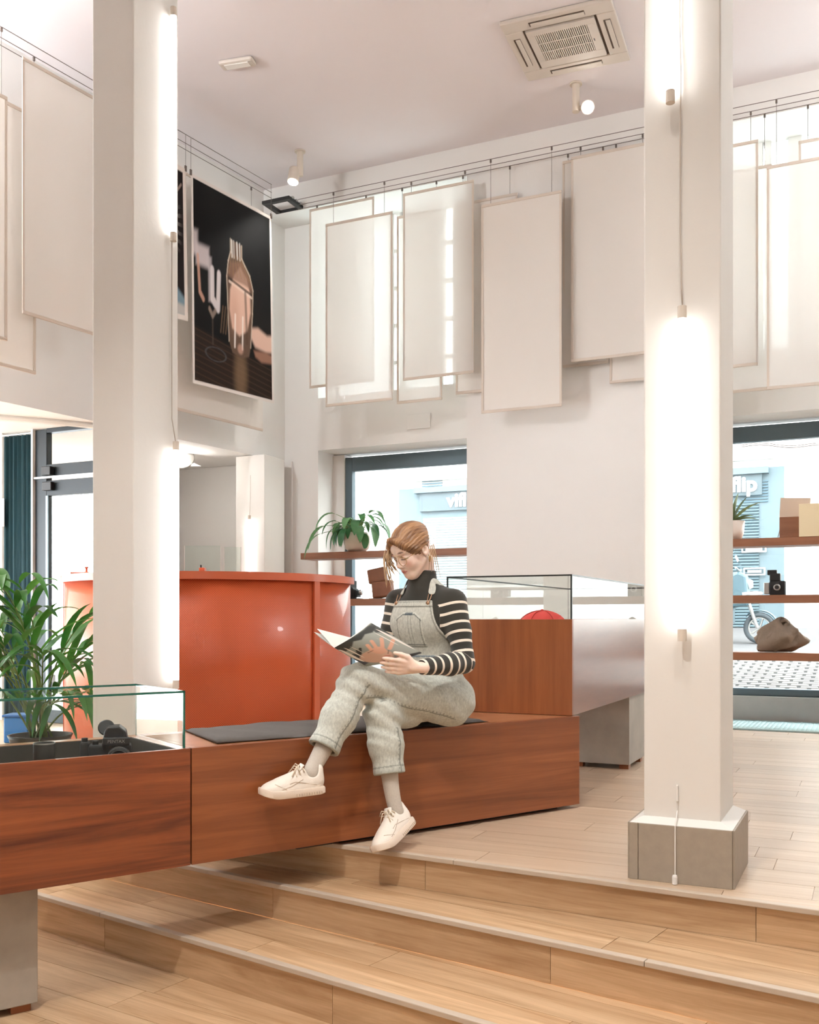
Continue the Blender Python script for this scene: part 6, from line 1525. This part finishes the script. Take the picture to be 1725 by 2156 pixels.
# red cap in the raised case
cap = thing('cap', 'soft red cap lying in the raised display case', 'cap', F2 @ Matrix.Translation((-.21, .16, .911)))
M_RED = mat('red_cotton', srgb(224, 78, 72), .85, bump=.2, bscale=300)
def capf(t, p): return (.135 * math.sin(t) * math.cos(p) * (1 + .04 * math.cos(3 * p)), .115 * math.sin(t) * math.sin(p), max(.002, .10 * math.cos(t) + .008 * math.cos(6 * p) * math.sin(t)))
blobby(16, 36, capf).build('crown', M_RED, cap, smooth=True)
br = MB(); n = 14; a_ = [R(100 + 160 * i / n) for i in range(n + 1)]
br.strip([(.128 * math.cos(a), .11 * math.sin(a), .02) for a in a_], [(.128 * math.cos(a) - .075 * math.sin(math.pi * i / n), .14 * math.sin(a), .012 - .008 * math.sin(math.pi * i / n)) for i, a in enumerate(a_)]); br.build('brim', M_RED, cap, smooth=True, solid=.004)
for k in range(3):
    a = R(60 * k + 15); MB().tube([(.137 * math.sin(t) * math.cos(a), .117 * math.sin(t) * math.sin(a), .102 * math.cos(t)) for t in np.linspace(-1.5, 1.5, 15)], .0022, 5).build('seam', mat('cap_seam', srgb(196, 62, 56), .9) if k == 0 else bpy.data.materials['cap_seam'], cap)
MB().lathe([(.009, 0), (.008, .006), (.003, .008)], 10, M=Matrix.Translation((0, 0, .1))).build('button', M_RED, cap)

# ------------------------------------------------------------------ palm behind the glass hooded case
PD = 5.7; pb = dp(85, 1545, PD)
palm = thing('potted_palm', 'large leafy green palm behind the glass hooded case', 'potted plant', Matrix.Translation((pb.x, pb.y, 0)))
MB().lathe([(.13, 0), (.17, .28), (.18, .3), (.165, .3), (.16, .26)], 26).build('pot', mat('dark_pot', srgb(70, 66, 62), .6), palm, smooth=True)
rnd = random.Random(21); zb = .27
def frond(i, az, lean, ln, nleaf, lw, ll, droop):
    """arching cane with blades on both sides, one frond = one part with its blades"""
    d = Vector((math.cos(az) * lean, math.sin(az) * lean, 1)).normalized(); p = Vector((rnd.uniform(-.06, .06), rnd.uniform(-.06, .06), zb)); pts = [p.copy()]; dirs = [d.copy()]
    for k in range(12): p = p + d * ln / 12; d = (d + Vector((math.cos(az), math.sin(az), 0)) * .035 * droop * k * .3 + Vector((0, 0, -.03 * droop * k * .35))).normalized(); pts.append(p.copy()); dirs.append(d.copy())
    cane = MB().tube(pts, [.007 - .0004 * k for k in range(13)], 6).build('cane', M_STEM, palm, smooth=True)
    for j in range(nleaf):
        t = .48 + .52 * j / max(1, nleaf - 1); k = min(11, int(t * 12)); q = pts[k].lerp(pts[k + 1], t * 12 - k) if k < 12 else pts[12]; dd = dirs[min(12, k)]
        side = dd.cross(Vector((0, 0, 1))); side = side.normalized() if side.length > .05 else Vector((1, 0, 0)); s = 1 if j % 2 else -1
        ld = (dd * rnd.uniform(.6, 1.0) + side * s * rnd.uniform(.5, 1.0) * (1.15 - t * .6) + Vector((0, 0, rnd.uniform(.0, .35)))).normalized()
        lm, _ = leaf_mb(q, ld, ll * rnd.uniform(.75, 1.15) * (1.1 - .35 * abs(t - .7)), lw * rnd.uniform(.8, 1.15), rnd.uniform(.7, 2.1), 8, .3, rnd.uniform(-.2, .2)); lm.build('blade', M_PALM, cane, smooth=True)
specs = [(-.2, .35, .66, 9, .046, .46, 1.6), (.5, .30, .85, 9, .048, .46, 1.3), (2.8, .35, 1.0, 9, .05, .52, .9), (3.6, .3, 1.12, 10, .05, .52, .8), (-1.2, .4, .74, 9, .046, .46, 1.4), (4.6, .35, .85, 9, .046, .46, 1.3),
         (-.5, .55, .50, 8, .042, .40, 1.8), (.1, .2, .95, 9, .046, .5, 1.2), (2.2, .3, .85, 9, .046, .46, 1.1), (-2.4, .45, .92, 9, .05, .48, 1.2), (-.9, .62, .44, 8, .04, .38, 1.8), (3.1, .15, 1.15, 10, .05, .5, .9), (-1.9, .2, 1.08, 9, .048, .46, 1.0), (-.1, .7, .42, 7, .04, .38, 1.9),
         (3.9, .5, .9, 9, .05, .5, 1.2), (-2.9, .55, .78, 9, .05, .5, 1.4), (-1.5, .1, 1.02, 9, .048, .45, 1.3), (2.6, .6, .7, 9, .046, .46, 1.5)]
for i, sp in enumerate(specs): frond(i, *sp)
# blue crate and pale bowl on the floor seen through the hood
bx = thing('storage_box', 'blue plastic box on the floor beside the palm pot', 'box', Matrix.Translation((gp(40, 1562, 0).x, gp(40, 1562, 0).y, 0)))
MB().box(-.09, .1, -.08, .1, 0, .2).build('bin', mat('blue_plastic', srgb(30, 104, 164), .5), bx, bevel=.01); MB().box(-.1, .11, -.09, .11, .2, .22).build('lid', mat('blue_lid', srgb(24, 88, 148), .5), bx, bevel=.006)
bw = thing('bowl', 'pale ceramic bowl planter at the edge beside the blue box', 'bowl', Matrix.Translation((gp(2, 1562, 0).x, gp(2, 1562, 0).y - .35, 0)))
MB().lathe([(.07, 0), (.1, .05), (.12, .13), (.112, .13), (.09, .05)], 24).build('shell', M_POT, bw, smooth=True); MB().lathe([(.0, .1), (.108, .1)], 20, cap=False).build('soil', bpy.data.materials['soil'], bw)
